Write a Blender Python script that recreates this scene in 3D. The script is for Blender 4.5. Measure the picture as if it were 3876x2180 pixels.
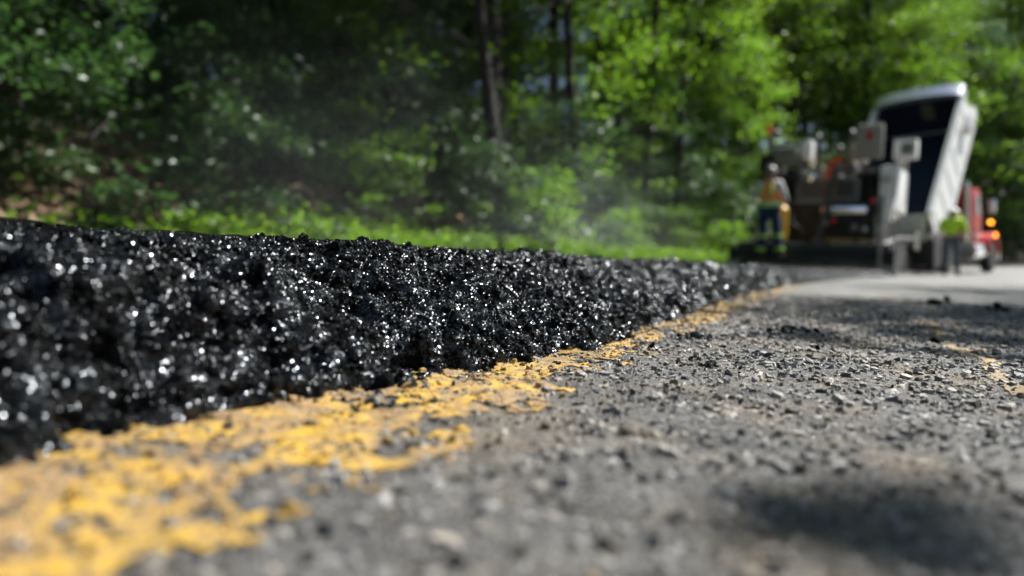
import bpy, bmesh, math, random
import numpy as np
from mathutils import Vector, Matrix, Quaternion

for o in list(bpy.data.objects):
    bpy.data.objects.remove(o, do_unlink=True)
SC = bpy.context.scene
COL = SC.collection
R = math.radians
random.seed(7)

# ------------------------------------------------------------------ camera, sky, sun, exposure
CAM_AZ = 24.0            # the lens looks this far left of the road direction (+Y)
cam_d = bpy.data.cameras.new('camera')
cam = bpy.data.objects.new('camera', cam_d); COL.objects.link(cam)
cam.location = (0, 0, 0.100)
cam.rotation_euler = (R(90 - 1.32), 0, R(CAM_AZ))
cam_d.sensor_width = 36.0
cam_d.lens = 24.0
cam_d.clip_start = 0.01
cam_d.clip_end = 500
cam_d.dof.use_dof = True
cam_d.dof.focus_distance = 0.70
cam_d.dof.aperture_fstop = 2.8
cam_d.dof.aperture_blades = 0
SC.camera = cam

SUN_AZ, SUN_EL = 41.0, 52.0      # azimuth right of +Y
w = bpy.data.worlds.new('World'); SC.world = w; w.use_nodes = True
nt = w.node_tree; nt.nodes.clear()
sky = nt.nodes.new('ShaderNodeTexSky'); sky.sky_type = 'NISHITA'; sky.sun_disc = False
sky.sun_elevation = R(SUN_EL); sky.sun_rotation = R(SUN_AZ)
bg = nt.nodes.new('ShaderNodeBackground'); bg.inputs['Strength'].default_value = 0.055
wo = nt.nodes.new('ShaderNodeOutputWorld')
nt.links.new(sky.outputs[0], bg.inputs[0]); nt.links.new(bg.outputs[0], wo.inputs[0])
sd = bpy.data.lights.new('sun', 'SUN'); sd.energy = 5.0; sd.angle = R(0.53); sd.color = (1.0, 0.975, 0.935)
sun = bpy.data.objects.new('sun', sd); COL.objects.link(sun)
S = Vector((math.sin(R(SUN_AZ)) * math.cos(R(SUN_EL)), math.cos(R(SUN_AZ)) * math.cos(R(SUN_EL)), math.sin(R(SUN_EL))))
sun.rotation_euler = S.to_track_quat('Z', 'Y').to_euler()
sun.location = S * 40
SC.view_settings.view_transform = 'Standard'; SC.view_settings.look = 'None'
SC.view_settings.exposure = 1.12; SC.view_settings.gamma = 1.0
SC.render.engine = 'CYCLES'
cy = SC.cycles
cy.use_denoising = True
try: cy.denoiser = 'OPENIMAGEDENOISE'
except Exception: pass
cy.max_bounces = 6; cy.diffuse_bounces = 3; cy.glossy_bounces = 3; cy.transmission_bounces = 4
cy.transparent_max_bounces = 6; cy.volume_bounces = 1
cy.caustics_reflective = False; cy.caustics_refractive = False
cy.sample_clamp_indirect = 6.0
cy.use_adaptive_sampling = False
cy.volume_step_rate = 2.0; cy.volume_max_steps = 48
STEAM = 0.085

# ------------------------------------------------------------------ helpers
def tag(o, label=None, cat=None, group=None, kind=None):
    if label: o['label'] = label
    if cat: o['category'] = cat
    if group: o['group'] = group
    if kind: o['kind'] = kind
    return o

def empty(name, loc=(0, 0, 0), rz=0.0):
    o = bpy.data.objects.new(name, None); COL.objects.link(o)
    o.location = loc; o.rotation_euler = (0, 0, rz); o.empty_display_size = 0.2
    return o

def link(name, mesh, mat=None, parent=None):
    o = bpy.data.objects.new(name, mesh); COL.objects.link(o)
    if mat is not None and len(mesh.materials) == 0: mesh.materials.append(mat)
    if parent is not None: o.parent = parent
    return o

def np_mesh(name, V, F, smooth=False):
    """V (n,3); F (m,k) all of one size"""
    me = bpy.data.meshes.new(name)
    V = np.asarray(V, np.float32); F = np.asarray(F, np.int32)
    m, k = F.shape
    me.vertices.add(len(V)); me.vertices.foreach_set('co', V.ravel())
    me.loops.add(m * k); me.loops.foreach_set('vertex_index', F.ravel())
    me.polygons.add(m)
    me.polygons.foreach_set('loop_start', np.arange(0, m * k, k, dtype=np.int32))
    me.polygons.foreach_set('use_smooth', np.full(m, smooth))
    me.update(calc_edges=True)
    return me

def grid_faces(nu, nv):
    i = np.arange(nu - 1)[:, None] * nv + np.arange(nv - 1)[None, :]
    i = i.ravel()
    return np.stack([i, i + nv, i + nv + 1, i + 1], 1)

def _h(i, j, k, seed):
    n = (i.astype(np.int64) * 73856093) ^ (j.astype(np.int64) * 19349663) ^ (k.astype(np.int64) * 83492791) ^ (seed * 2654435761)
    n &= 0xffffffff
    n = ((n ^ (n >> 15)) * 2246822519) & 0xffffffff
    n = ((n ^ (n >> 13)) * 3266489917) & 0xffffffff
    n ^= n >> 16
    return n.astype(np.float64) / 4294967295.0

def vnoise(x, y, z=0.0, seed=1):
    x, y, z = np.broadcast_arrays(np.asarray(x, float), np.asarray(y, float), np.asarray(z, float))
    xi, yi, zi = np.floor(x), np.floor(y), np.floor(z)
    fx, fy, fz = x - xi, y - yi, z - zi
    xi, yi, zi = xi.astype(np.int64), yi.astype(np.int64), zi.astype(np.int64)
    s = lambda t: t * t * (3 - 2 * t)
    fx, fy, fz = s(fx), s(fy), s(fz)
    r = 0
    for a in (0, 1):
        for b in (0, 1):
            for c in (0, 1):
                wgt = (fx if a else 1 - fx) * (fy if b else 1 - fy) * (fz if c else 1 - fz)
                r = r + wgt * _h(xi + a, yi + b, zi + c, seed)
    return r * 2 - 1

def fbm(x, y, z=0.0, seed=1, oct=3):
    r, a, f = 0, 1.0, 1.0
    for o in range(oct):
        r = r + a * vnoise(np.asarray(x) * f, np.asarray(y) * f, np.asarray(z) * f, seed + o * 17)
        a *= .5; f *= 2.03
    return r

class MB:
    """collects boxes, tubes, lathes ... builds ONE mesh"""
    def __init__(s): s.bm = bmesh.new()
    def box(s, c, d, bev=0.0, rot=None, seg=2):
        b = bmesh.new(); bmesh.ops.create_cube(b, size=1)
        bmesh.ops.scale(b, vec=Vector(d), verts=b.verts)
        if bev > 0: bmesh.ops.bevel(b, geom=b.edges[:], offset=bev, segments=seg, profile=.7, affect='EDGES')
        M = Matrix.Translation(Vector(c))
        if rot is not None: M = M @ (rot if isinstance(rot, Matrix) else Matrix.Rotation(rot[1], 4, rot[0]))
        s._add(b, M); return s
    def _add(s, b, M=None):
        if M is not None: b.transform(M)
        me = bpy.data.meshes.new('t'); b.to_mesh(me); s.bm.from_mesh(me); b.free(); bpy.data.meshes.remove(me)
    def tube(s, pts, r, n=10, cap=True):
        pts = [Vector(p) for p in pts]
        rs = r if isinstance(r, (list, tuple)) else [r] * len(pts)
        rings = []; up = None
        for i, p in enumerate(pts):
            t = (pts[min(i + 1, len(pts) - 1)] - pts[max(i - 1, 0)]).normalized()
            if up is None:
                up = Vector((0, 0, 1)) if abs(t.z) < .9 else Vector((1, 0, 0))
            sx = t.cross(up).normalized(); up = sx.cross(t).normalized()
            rings.append([s.bm.verts.new(p + (sx * math.cos(2 * math.pi * k / n) + up * math.sin(2 * math.pi * k / n)) * rs[i]) for k in range(n)])
        for a, b in zip(rings, rings[1:]):
            for k in range(n): s.bm.faces.new((a[k], a[(k + 1) % n], b[(k + 1) % n], b[k]))
        if cap:
            s.bm.faces.new(rings[0][::-1]); s.bm.faces.new(rings[-1])
        return s
    def lathe(s, prof, M=None, n=24):
        """prof list of (r,z) about z"""
        b = bmesh.new(); rings = []
        for r, z in prof:
            rings.append([b.verts.new((max(r, 1e-4) * math.cos(2 * math.pi * k / n), max(r, 1e-4) * math.sin(2 * math.pi * k / n), z)) for k in range(n)])
        for a, c in zip(rings, rings[1:]):
            for k in range(n): b.faces.new((a[k], a[(k + 1) % n], c[(k + 1) % n], c[k]))
        b.faces.new(rings[0][::-1]); b.faces.new(rings[-1])
        s._add(b, M); return s
    def prism(s, poly, a, b, axis='x', bev=0):
        """poly in the two other axes extruded from a to b along axis"""
        bb = bmesh.new()
        def P(p, t): return {'x': (t, p[0], p[1]), 'y': (p[0], t, p[1]), 'z': (p[0], p[1], t)}[axis]
        va = [bb.verts.new(P(p, a)) for p in poly]; vb = [bb.verts.new(P(p, b)) for p in poly]
        n = len(poly)
        bb.faces.new(va); bb.faces.new(vb[::-1])
        for k in range(n): bb.faces.new((va[k], vb[k], vb[(k + 1) % n], va[(k + 1) % n]))
        bmesh.ops.recalc_face_normals(bb, faces=bb.faces)
        if bev: bmesh.ops.bevel(bb, geom=bb.edges[:], offset=bev, segments=2, profile=.7, affect='EDGES')
        s._add(bb); return s
    def build(s, name, mat, parent=None, smooth=False, M=None):
        bmesh.ops.recalc_face_normals(s.bm, faces=s.bm.faces)
        if M is not None: s.bm.transform(M)
        me = bpy.data.meshes.new(name); s.bm.to_mesh(me); s.bm.free()
        if smooth:
            me.polygons.foreach_set('use_smooth', [True] * len(me.polygons))
            try: me.set_sharp_from_angle(angle=R(38))
            except Exception: pass
        return link(name, me, mat, parent)

# ------------------------------------------------------------------ materials
class NT:
    def __init__(s, name):
        s.m = bpy.data.materials.new(name); s.m.use_nodes = True; s.t = s.m.node_tree; s.t.nodes.clear()
        s.out = s.n('ShaderNodeOutputMaterial')
    def n(s, typ, **kw):
        nd = s.t.nodes.new(typ)
        for k, v in kw.items():
            if hasattr(nd, k): setattr(nd, k, v)
        return nd
    def l(s, a, b): s.t.links.new(a, b)
    def set(s, sock, v):
        if hasattr(v, 'links') or isinstance(v, bpy.types.NodeSocket): s.l(v, sock)
        else: sock.default_value = v
    def pos(s): return s.n('ShaderNodeNewGeometry').outputs['Position']
    def obj(s): return s.n('ShaderNodeTexCoord').outputs['Object']
    def noise(s, vec, scale, detail=3, rough=.6, dist=0.0):
        nd = s.n('ShaderNodeTexNoise'); s.l(vec, nd.inputs['Vector'])
        nd.inputs['Scale'].default_value = scale; nd.inputs['Detail'].default_value = detail
        nd.inputs['Roughness'].default_value = rough; nd.inputs['Distortion'].default_value = dist
        return nd.outputs['Fac']
    def voro(s, vec, scale, feature='F1', out='Distance'):
        nd = s.n('ShaderNodeTexVoronoi'); nd.feature = feature; s.l(vec, nd.inputs['Vector'])
        nd.inputs['Scale'].default_value = scale
        return nd.outputs[out]
    def ramp(s, fac, stops, interp='LINEAR'):
        nd = s.n('ShaderNodeValToRGB'); nd.color_ramp.interpolation = interp
        e = nd.color_ramp.elements
        while len(e) < len(stops): e.new(.5)
        for el, (p, c) in zip(e, stops):
            el.position = p; el.color = (c, c, c, 1) if isinstance(c, (int, float)) else (*c, 1)
        s.l(fac, nd.inputs[0]); return nd.outputs[0]
    def math(s, op, a, b=None, c=None):
        nd = s.n('ShaderNodeMath'); nd.operation = op
        for i, v in enumerate((a, b, c)):
            if v is not None: s.set(nd.inputs[i], v)
        return nd.outputs[0]
    def mix(s, fac, a, b, typ='MIX'):
        nd = s.n('ShaderNodeMix'); nd.data_type = 'RGBA'; nd.blend_type = typ
        s.set(nd.inputs[0], fac)
        s.set(nd.inputs[6], a if isinstance(a, bpy.types.NodeSocket) else (*a, 1))
        s.set(nd.inputs[7], b if isinstance(b, bpy.types.NodeSocket) else (*b, 1))
        return nd.outputs[2]
    def bump(s, h, strength=.5, dist=.01, prev=None):
        nd = s.n('ShaderNodeBump'); nd.inputs['Strength'].default_value = strength; nd.inputs['Distance'].default_value = dist
        s.l(h, nd.inputs['Height'])
        if prev is not None: s.l(prev, nd.inputs['Normal'])
        return nd.outputs[0]
    def bsdf(s, col, rough=.5, metal=0.0, normal=None, spec=None, coat=None, out=True):
        b = s.n('ShaderNodeBsdfPrincipled')
        s.set(b.inputs['Base Color'], col if isinstance(col, bpy.types.NodeSocket) else (*col, 1))
        s.set(b.inputs['Roughness'], rough); s.set(b.inputs['Metallic'], metal)
        if spec is not None: s.set(b.inputs['Specular IOR Level'], spec)
        if coat is not None: s.set(b.inputs['Coat Weight'], coat)
        if normal is not None: s.l(normal, b.inputs['Normal'])
        if out: s.l(b.outputs[0], s.out.inputs['Surface'])
        return b
    def facet(s, vec, scale, amt):
        geo = s.n('ShaderNodeNewGeometry'); v = s.n('ShaderNodeTexVoronoi'); v.inputs['Scale'].default_value = scale; s.l(vec, v.inputs['Vector'])
        s1 = s.n('ShaderNodeVectorMath'); s1.operation = 'SUBTRACT'; s.l(v.outputs['Color'], s1.inputs[0]); s1.inputs[1].default_value = (.5, .5, .5)
        m1 = s.n('ShaderNodeVectorMath'); m1.operation = 'MULTIPLY_ADD'; s.l(s1.outputs[0], m1.inputs[0]); m1.inputs[1].default_value = (amt,) * 3; s.l(geo.outputs['Normal'], m1.inputs[2])
        nn = s.n('ShaderNodeVectorMath'); nn.operation = 'NORMALIZE'; s.l(m1.outputs[0], nn.inputs[0]); return nn.outputs[0]
    def island(s): return s.n('ShaderNodeNewGeometry').outputs['Random Per Island']

def paint(name, col, rough=.35, dirt=.35, dirtcol=(.10, .085, .065), metal=0.0, scale=6.0, coat=None):
    t = NT(name); p = t.obj()
    n1 = t.noise(p, scale, 5, .65); n2 = t.noise(p, scale * 7, 4, .6)
    f = t.ramp(t.math('ADD', t.math('MULTIPLY', n1, .7), t.math('MULTIPLY', n2, .3)), [(.42, 0.0), (.75, 1.0)])
    c = t.mix(t.math('MULTIPLY', f, dirt), col, dirtcol)
    r = t.math('ADD', t.math('MULTIPLY', n1, .3), rough - .12)
    t.bsdf(c, r, metal, t.bump(n2, .12, .004), coat=coat)
    return t.m

M = {}
M['cream'] = paint('cream_paint', (.31, .30, .27), .45, .35)
M['white'] = paint('white_paint', (.84, .84, .83), .4, .12, (.4, .38, .35))
M['tailgate'] = paint('tailgate_paint', (.66, .64, .60), .4, .45)
M['red'] = paint('red_paint', (.45, .008, .012), .38, .12)
M['navy'] = paint('navy_liner', (.008, .017, .048), .6, .25, (.02, .02, .02))
M['black'] = paint('black_steel', (.009, .009, .010), .6, .25, (.03, .028, .026))
M['dark'] = paint('dark_grey_steel', (.05, .05, .05), .5, .5, (.02, .018, .016))
M['steel'] = paint('worn_steel', (.36, .35, .33), .35, .5, (.12, .09, .06), metal=.8)
M['chrome'] = paint('chrome', (.82, .83, .85), .14, .1, metal=1.0)
M['band_metal'] = paint('brushed_metal', (.55, .60, .68), .35, .2, metal=.9)
M['orange'] = paint('safety_orange', (.85, .13, .01), .5, .1)
M['yellow_p'] = paint('machine_yellow', (.72, .40, .02), .45, .35)
M['greygreen'] = paint('grey_green_panel', (.16, .175, .155), .55, .5)
M['redmark'] = paint('red_emblem', (.45, .02, .02), .5, .1)
M['rubber'] = paint('rubber', (.016, .016, .016), .75, .5, (.06, .055, .05))
M['skin'] = paint('skin', (.52, .30, .21), .5, .1, (.4, .2, .14))
M['lime'] = paint('lime_fabric', (.50, .78, .04), .8, .15, (.3, .45, .05), scale=14)
M['limeband'] = paint('lime_reflective_band', (.45, .80, .10), .6, .1, (.3, .45, .05))
M['silver'] = paint('silver_reflective', (.62, .62, .60), .4, .1)
M['vest'] = paint('orange_fabric', (.95, .26, .09), .8, .10, (.6, .18, .06), scale=14)
M['navyfab'] = paint('navy_denim', (.016, .035, .10), .85, .3, (.03, .04, .06), scale=18)
M['greyfab'] = paint('grey_work_cloth', (.11, .12, .14), .85, .3, scale=18)
M['whitefab'] = paint('white_shirt', (.62, .62, .62), .85, .2, (.4, .38, .36), scale=18)
M['hatwhite'] = paint('white_hat_shell', (.80, .80, .78), .3, .1)
M['hatgrey'] = paint('grey_hat_shell', (.14, .14, .13), .4, .2)
M['hair'] = paint('brown_hair', (.03, .018, .01), .6, .1)
M['boot'] = paint('boot_leather', (.05, .03, .018), .6, .4)
def emis(name, col, st):
    t = NT(name); b = t.bsdf(col, .25); b.inputs['Emission Color'].default_value = (*col, 1); b.inputs['Emission Strength'].default_value = st
    return t.m
M['amber_lit'] = emis('amber_lamp_lit', (1.0, .30, .02), 3.0)
M['amber'] = paint('amber_lens', (.75, .14, .01), .25, .05)
M['redlens'] = paint('red_lens', (.6, .03, .02), .2, .05)
t = NT('cab_glass'); t.bsdf((.02, .025, .03), .06, 0, spec=.8); M['glass'] = t.m

# hot bitumen-coated mix
def bitumen(name, cell=950.0, coarse=200.0, amt=1.15, rough=.235, clus=40.0):
    """tar film: every little facet keeps its own tilt, so some flash and most stay black"""
    t = NT(name); p = t.pos()
    geo = t.n('ShaderNodeNewGeometry')
    wob = t.n('ShaderNodeTexNoise'); t.l(p, wob.inputs['Vector']); wob.inputs['Scale'].default_value = cell * .9
    vm0 = t.n('ShaderNodeVectorMath'); vm0.operation = 'MULTIPLY_ADD'; t.l(wob.outputs['Color'], vm0.inputs[0]); vm0.inputs[1].default_value = (.0012,) * 3; t.l(p, vm0.inputs[2])
    acc = geo.outputs['Normal']
    for sc, am in ((cell, amt), (coarse, amt * .55)):
        v = t.n('ShaderNodeTexVoronoi'); v.inputs['Scale'].default_value = sc; t.l(vm0.outputs[0], v.inputs['Vector'])
        s1 = t.n('ShaderNodeVectorMath'); s1.operation = 'SUBTRACT'; t.l(v.outputs['Color'], s1.inputs[0]); s1.inputs[1].default_value = (.5, .5, .5)
        m1 = t.n('ShaderNodeVectorMath'); m1.operation = 'MULTIPLY_ADD'; t.l(s1.outputs[0], m1.inputs[0]); m1.inputs[1].default_value = (am,) * 3; t.l(acc, m1.inputs[2])
        acc = m1.outputs[0]
    nn = t.n('ShaderNodeVectorMath'); nn.operation = 'NORMALIZE'; t.l(acc, nn.inputs[0])
    big = t.noise(p, clus, 4, .65)
    r = t.math('ADD', t.math('MULTIPLY', t.noise(p, cell * .3, 2), .12), rough - .09)
    sp = t.ramp(big, [(.44, .80), (.57, .06)])
    c = t.mix(t.noise(p, 60, 3), (.0016, .0016, .0018), (.005, .005, .0052))
    bs = t.bsdf(c, r, 0, nn.outputs[0], spec=sp); bs.inputs['Specular Tint'].default_value = (.86, .93, 1.0, 1)
    return t.m
M['bitumen'] = bitumen('bitumen_mix')
M['bitumen_far'] = bitumen('bitumen_mix_coarse', 260.0, 90.0, 1.15, .27, 20.0)
M['crumb'] = bitumen('bitumen_crumb', 600.0, 260.0, .9, .30)

# worn old asphalt: binder between the chips, and the chips
t = NT('old_binder'); p = t.pos()
spk = t.ramp(t.noise(p, 330, 3, .75), [(.36, 0.0), (.66, 1.0)])
c = t.mix(spk, (.028, .0275, .027), (.25, .243, .23))
c = t.mix(t.ramp(t.noise(p, 60, 4, .7), [(.47, 0.0), (.70, .5)]), c, (.035, .034, .034))
c = t.mix(t.ramp(t.noise(p, 7, 5, .65), [(.47, 0.0), (.63, .50)]), c, (.26, .195, .115))
c = t.mix(t.ramp(t.noise(p, 23, 4, .6, .8), [(.47, 0.0), (.60, .62)]), c, (.045, .044, .043))
rg_ = t.ramp(t.noise(p, 240, 3, .7), [(.40, .15), (.58, .75)])
t.bsdf(c, rg_, 0, t.bump(t.noise(p, 420, 4, .75), .9, .004, t.facet(p, 520, .8))); M['binder'] = t.m
t = NT('stone_chip'); p = t.pos(); rnd = t.island()
c = t.ramp(rnd, [(0, (.030, .030, .030)), (.20, (.055, .054, .052)), (.30, (.18, .176, .17)), (.55, (.30, .292, .28)), (.76, (.42, .405, .38)), (.90, (.50, .465, .41)), (.95, (.30, .235, .155)), (1, (.62, .605, .58))])
film = t.ramp(t.noise(p, 260, 4, .7), [(.42, 0.0), (.62, 1.0)])
c = t.mix(t.math('MULTIPLY', film, .42), c, (.06, .058, .056))
c = t.mix(t.ramp(t.noise(p, 7, 5, .65), [(.47, 0.0), (.63, .46)]), c, (.30, .225, .13))
c = t.mix(t.ramp(t.noise(p, 23, 4, .6, .8), [(.47, 0.0), (.60, .5)]), c, (.045, .044, .043))
gl = t.math('MULTIPLY', t.ramp(rnd, [(.18, .0), (.34, 1.0)]), t.ramp(t.noise(p, 240, 3, .7), [(.36, .35), (.56, 1.0)]))
t.bsdf(c, t.math('ADD', t.math('MULTIPLY', gl, .55), .17), 0, t.bump(t.noise(p, 600, 3, .7), .8, .002, t.facet(p, 380, .9))); M['chip'] = t.m

def old_far():
    t = NT('old_asphalt'); p = t.pos()
    rnd = t.voro(p, 85, 'F1', 'Color'); sep = t.n('ShaderNodeSeparateColor'); t.l(rnd, sep.inputs[0])
    c = t.ramp(sep.outputs[0], [(0, (.05, .049, .048)), (.35, (.12, .115, .11)), (.7, (.20, .195, .185)), (1, (.36, .34, .31))])
    c = t.mix(t.ramp(t.noise(p, 1.3, 5, .6), [(.35, 0.0), (.7, .55)]), c, (.17, .169, .166))
    c = t.mix(t.math('MULTIPLY', t.ramp(t.noise(p, 130, 3, .7), [(.45, 0.0), (.6, 1.0)]), .5), c, (.045, .044, .043))
    mp = t.n('ShaderNodeMapping'); mp.inputs['Rotation'].default_value = (0, 0, R(-14)); mp.inputs['Scale'].default_value = (1.6, .12, 1); t.l(p, mp.inputs[0])
    c = t.mix(t.ramp(t.noise(mp.outputs[0], 1.6, 4, .6), [(.46, 0.0), (.62, .6)]), c, (.06, .06, .061))  # dark streaks put tree dapple and some texture into the lane's colour
    b = t.bump(t.voro(p, 85), .7, .004); b = t.bump(t.noise(p, 300, 3, .7), .5, .002, b)
    t.bsdf(c, t.math('ADD', t.math('MULTIPLY', t.noise(p, 200), .4), .28), 0, b)
    return t.m
M['old'] = old_far()

def yellow(name, wear, bright=1.0):
    t = NT(name); p = t.pos()
    n1 = t.noise(p, 24, 5, .7, .5); n2 = t.noise(p, 190, 4, .75); n3 = t.noise(p, 70, 4, .7)
    c = t.mix(t.ramp(n1, [(.44, 0.0), (.60, 1.0)]), (.28 * bright, .172 * bright, .066 * bright), (.53 * bright, .318 * bright, .024 * bright))
    dust = t.ramp(n3, [(.42, 0.0), (.68, 1.0)])
    c = t.mix(t.math('MULTIPLY', dust, .55), c, (.21, .150, .085))
    g = t.ramp(t.math('ADD', t.math('MULTIPLY', n2, .65), t.math('MULTIPLY', n3, .35)), [(wear, 0.0), (wear + .08, 1.0)])
    c = t.mix(t.math('MULTIPLY', g, .8), c, (.10, .088, .075))
    t.bsdf(c, .6, 0, t.bump(n2, .9, .003)); return t.m
M['yellow'] = yellow('yellow_road_paint', .50)
M['yellow_worn'] = yellow('worn_yellow_road_paint', .47, .85)

t = NT('leaf_litter'); p = t.pos()
c = t.ramp(t.voro(p, 9, 'F1', 'Color'), [(0, (.05, .028, .016)), (.5, (.16, .09, .05)), (1, (.34, .21, .13))])
c = t.mix(t.ramp(t.noise(p, 1.1, 4), [(.42, 0.0), (.62, 1.0)]), c, (.03, .05, .015))
t.bsdf(c, .8, 0, t.bump(t.noise(p, 14, 4), .8, .05)); M['litter'] = t.m

t = NT('bark'); p = t.obj()
mp = t.n('ShaderNodeMapping'); mp.inputs['Scale'].default_value = (1, 1, .18); t.l(p, mp.inputs[0])
n1 = t.noise(mp.outputs[0], 22, 5, .7)
t.bsdf(t.ramp(n1, [(.3, (.010, .008, .006)), (.55, (.028, .022, .017)), (.8, (.07, .058, .048))]), .85, 0, t.bump(n1, 1, .03)); M['bark'] = t.m

def leafmat(name, lo, hi, tlo, thi, trans=.42, rough=.36, spec=.42):
    t = NT(name); r = t.island()
    oi = t.n('ShaderNodeObjectInfo').outputs['Random']
    f = t.math('FRACT', t.math('ADD', r, t.math('MULTIPLY', oi, .37)))
    b = t.bsdf(t.mix(f, lo, hi), rough, 0, None, spec=spec, out=False)
    tr = t.n('ShaderNodeBsdfTranslucent'); t.l(t.mix(f, tlo, thi), tr.inputs[0])
    mx = t.n('ShaderNodeMixShader'); mx.inputs[0].default_value = trans
    t.l(b.outputs[0], mx.inputs[1]); t.l(tr.outputs[0], mx.inputs[2]); t.l(mx.outputs[0], t.out.inputs['Surface'])
    return t.m
M['leaf'] = leafmat('broad_leaf', (.018, .048, .007), (.045, .088, .012), (.06, .165, .008), (.22, .40, .02), .40, .46)
M['leaf2'] = leafmat('cool_leaf', (.020, .055, .018), (.048, .098, .030), (.05, .13, .025), (.12, .25, .055), .30, .45, .6)
M['leaf3'] = leafmat('bright_leaf', (.045, .10, .010), (.09, .165, .022), (.15, .36, .02), (.36, .60, .045), .45, .48)
M['leaf4'] = leafmat('leaf_painted_sunlit', (.08, .15, .02), (.16, .24, .05), (.26, .50, .04), (.50, .74, .10), .48, .46)  # sunlight on the trees along the bend, put into a paler leaf colour
M['grass'] = leafmat('grass_blade', (.06, .13, .012), (.12, .20, .03), (.16, .36, .02), (.32, .55, .05), .40, .5)

# ------------------------------------------------------------------ the road's shape
RC = 60.0
def curve(Y):                         # the road bends to the right
    Y = np.asarray(Y, float)
    return np.where(Y < 0, 0, np.where(Y < 45, Y * Y / (2 * RC), 45 * 45 / (2 * RC) + (Y - 45) * 45 / RC))
def sag(Y):
    Y = np.asarray(Y, float)
    return np.where(Y > 14, .00042 * (Y - 14) ** 2, 0)
SUPER = 0.045
def road_z(X, Y):
    u = np.asarray(X, float) - curve(Y)
    return -SUPER * np.clip(u, -4.2, 4.0) + sag(Y)
def ground_z(X, Y):
    X = np.asarray(X, float); Y = np.asarray(Y, float)
    u = X - curve(Y)
    z = road_z(X, Y)
    v = np.clip(-u - 4.9, 0, None)
    steep = .30 + .27 / (1 + np.exp((Y - 13) / 3.0))
    rise = np.where(v < 34, v, 34 + (v - 34) * .3) * steep * np.clip(v / 2.0, 0, 1)
    z = z + rise + .12 * fbm(X * .5, Y * .5, 0, 31, 3) * np.clip(v, 0, 1)
    vr = np.clip(u - 4.3, 0, None)
    z = z - .05 * np.clip(vr, 0, 4) + .08 * fbm(X * .5, Y * .5, 0, 33, 2) * np.clip(vr, 0, 1)
    d = np.where((u > -4.3) & (u < 4.0), .05, 0.0)
    return z - d
def gz(x, y): return float(ground_z(x, y))
def cam_xy(l, d):                     # metres right of / ahead of the lens -> ground position
    a = R(CAM_AZ)
    return (-d * math.sin(a) + l * math.cos(a), d * math.cos(a) + l * math.sin(a))

# terrain
xs = np.concatenate([np.linspace(-70, -14, 57), np.linspace(-13.5, 14, 111), np.linspace(15, 75, 61)])
ys = np.concatenate([np.linspace(-40, -6, 35), np.linspace(-5.5, 30, 143), np.linspace(31, 110, 80)])
XX, YY = np.meshgrid(xs, ys, indexing='ij')
V = np.stack([XX, YY, ground_z(XX, YY)], -1).reshape(-1, 3)
o = link('hillside', np_mesh('hillside', V, grid_faces(len(xs), len(ys)), True), M['litter'])
tag(o, 'wooded bank of brown leaf litter rising left of the road', kind='structure')

# old road
us = np.linspace(-3.95, 3.7, 60)
ys = np.concatenate([np.linspace(-12, -1, 12), np.linspace(-.5, 12, 80), np.linspace(12.5, 70, 116)])
UU, YY = np.meshgrid(us, ys, indexing='ij')
XX = UU + curve(YY)
ZZ = road_z(XX, YY) - np.where((XX > -.8) & (XX < 1.15) & (YY > -.3) & (YY < 3.1), .010, .0)
OLD = link('old_road', np_mesh('old_road', np.stack([XX, YY, ZZ], -1).reshape(-1, 3), grid_faces(len(us), len(ys)), True), M['old'])
tag(OLD, 'worn grey asphalt lane with tan stone chips', kind='structure')

def base_h(X, Y):
    return road_z(X, Y) + .0016 * fbm(X * 22, Y * 22, 0, 5, 2) + .0013 * fbm(X * 90, Y * 90, 0, 6, 2)
xs = np.arange(-.82, 1.17, .0088); ys = np.arange(-.32, 3.13, .0088)
XX, YY = np.meshgrid(xs, ys, indexing='ij')
ZZ = base_h(XX, YY)
edge = np.minimum.reduce([(XX + .82) / .05, (1.165 - XX) / .05, (3.12 - YY) / .12, (YY + .32) / .05]).clip(0, 1)
ZZ = ZZ - (1 - edge) * .006
o = link('binder_surface', np_mesh('binder_surface', np.stack([XX, YY, ZZ], -1).reshape(-1, 3), grid_faces(len(xs), len(ys)), True), M['binder'], OLD)
tag(o, kind='stuff')

# paint masks
def line_edges(Y):
    r = -.187 + .012 * fbm(Y * 9, 0, 0, 41, 3) + .006 * fbm(Y * 40, 0, 0, 42, 2)
    return -.40, r
def paint_mask(X, Y):
    xr = X - curve(Y)
    _, r = line_edges(Y)
    m = (r - xr) / .050
    hole = fbm(X * 34, Y * 34, 0, 44, 4) * .55 + .42 * fbm(X * 150, Y * 150, 0, 45, 3)
    return np.clip(m, -2, .50) + hole * 1.0 - .07 - .10 * np.clip(Y - .5, 0, 2.5)
def paint_mask2(X, Y):
    xr = X - curve(Y)
    m = 1 - np.abs(xr - (.200 + .01 * fbm(Y * 5, 0, 0, 47, 2))) / .075
    hole = fbm(X * 14, Y * 9, 0, 48, 4)
    streak = 1.2 - np.abs(xr - (.176 + .012 * fbm(Y * 7, 0, 0, 49, 3))) / .010
    streak = np.where((Y > .52) & (Y < 1.5), streak + .6 * fbm(X * 70, Y * 40, 0, 50, 2), -1)
    return np.maximum(np.clip(m, -1, .45) + hole * .75 - .78, streak - .45)

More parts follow.
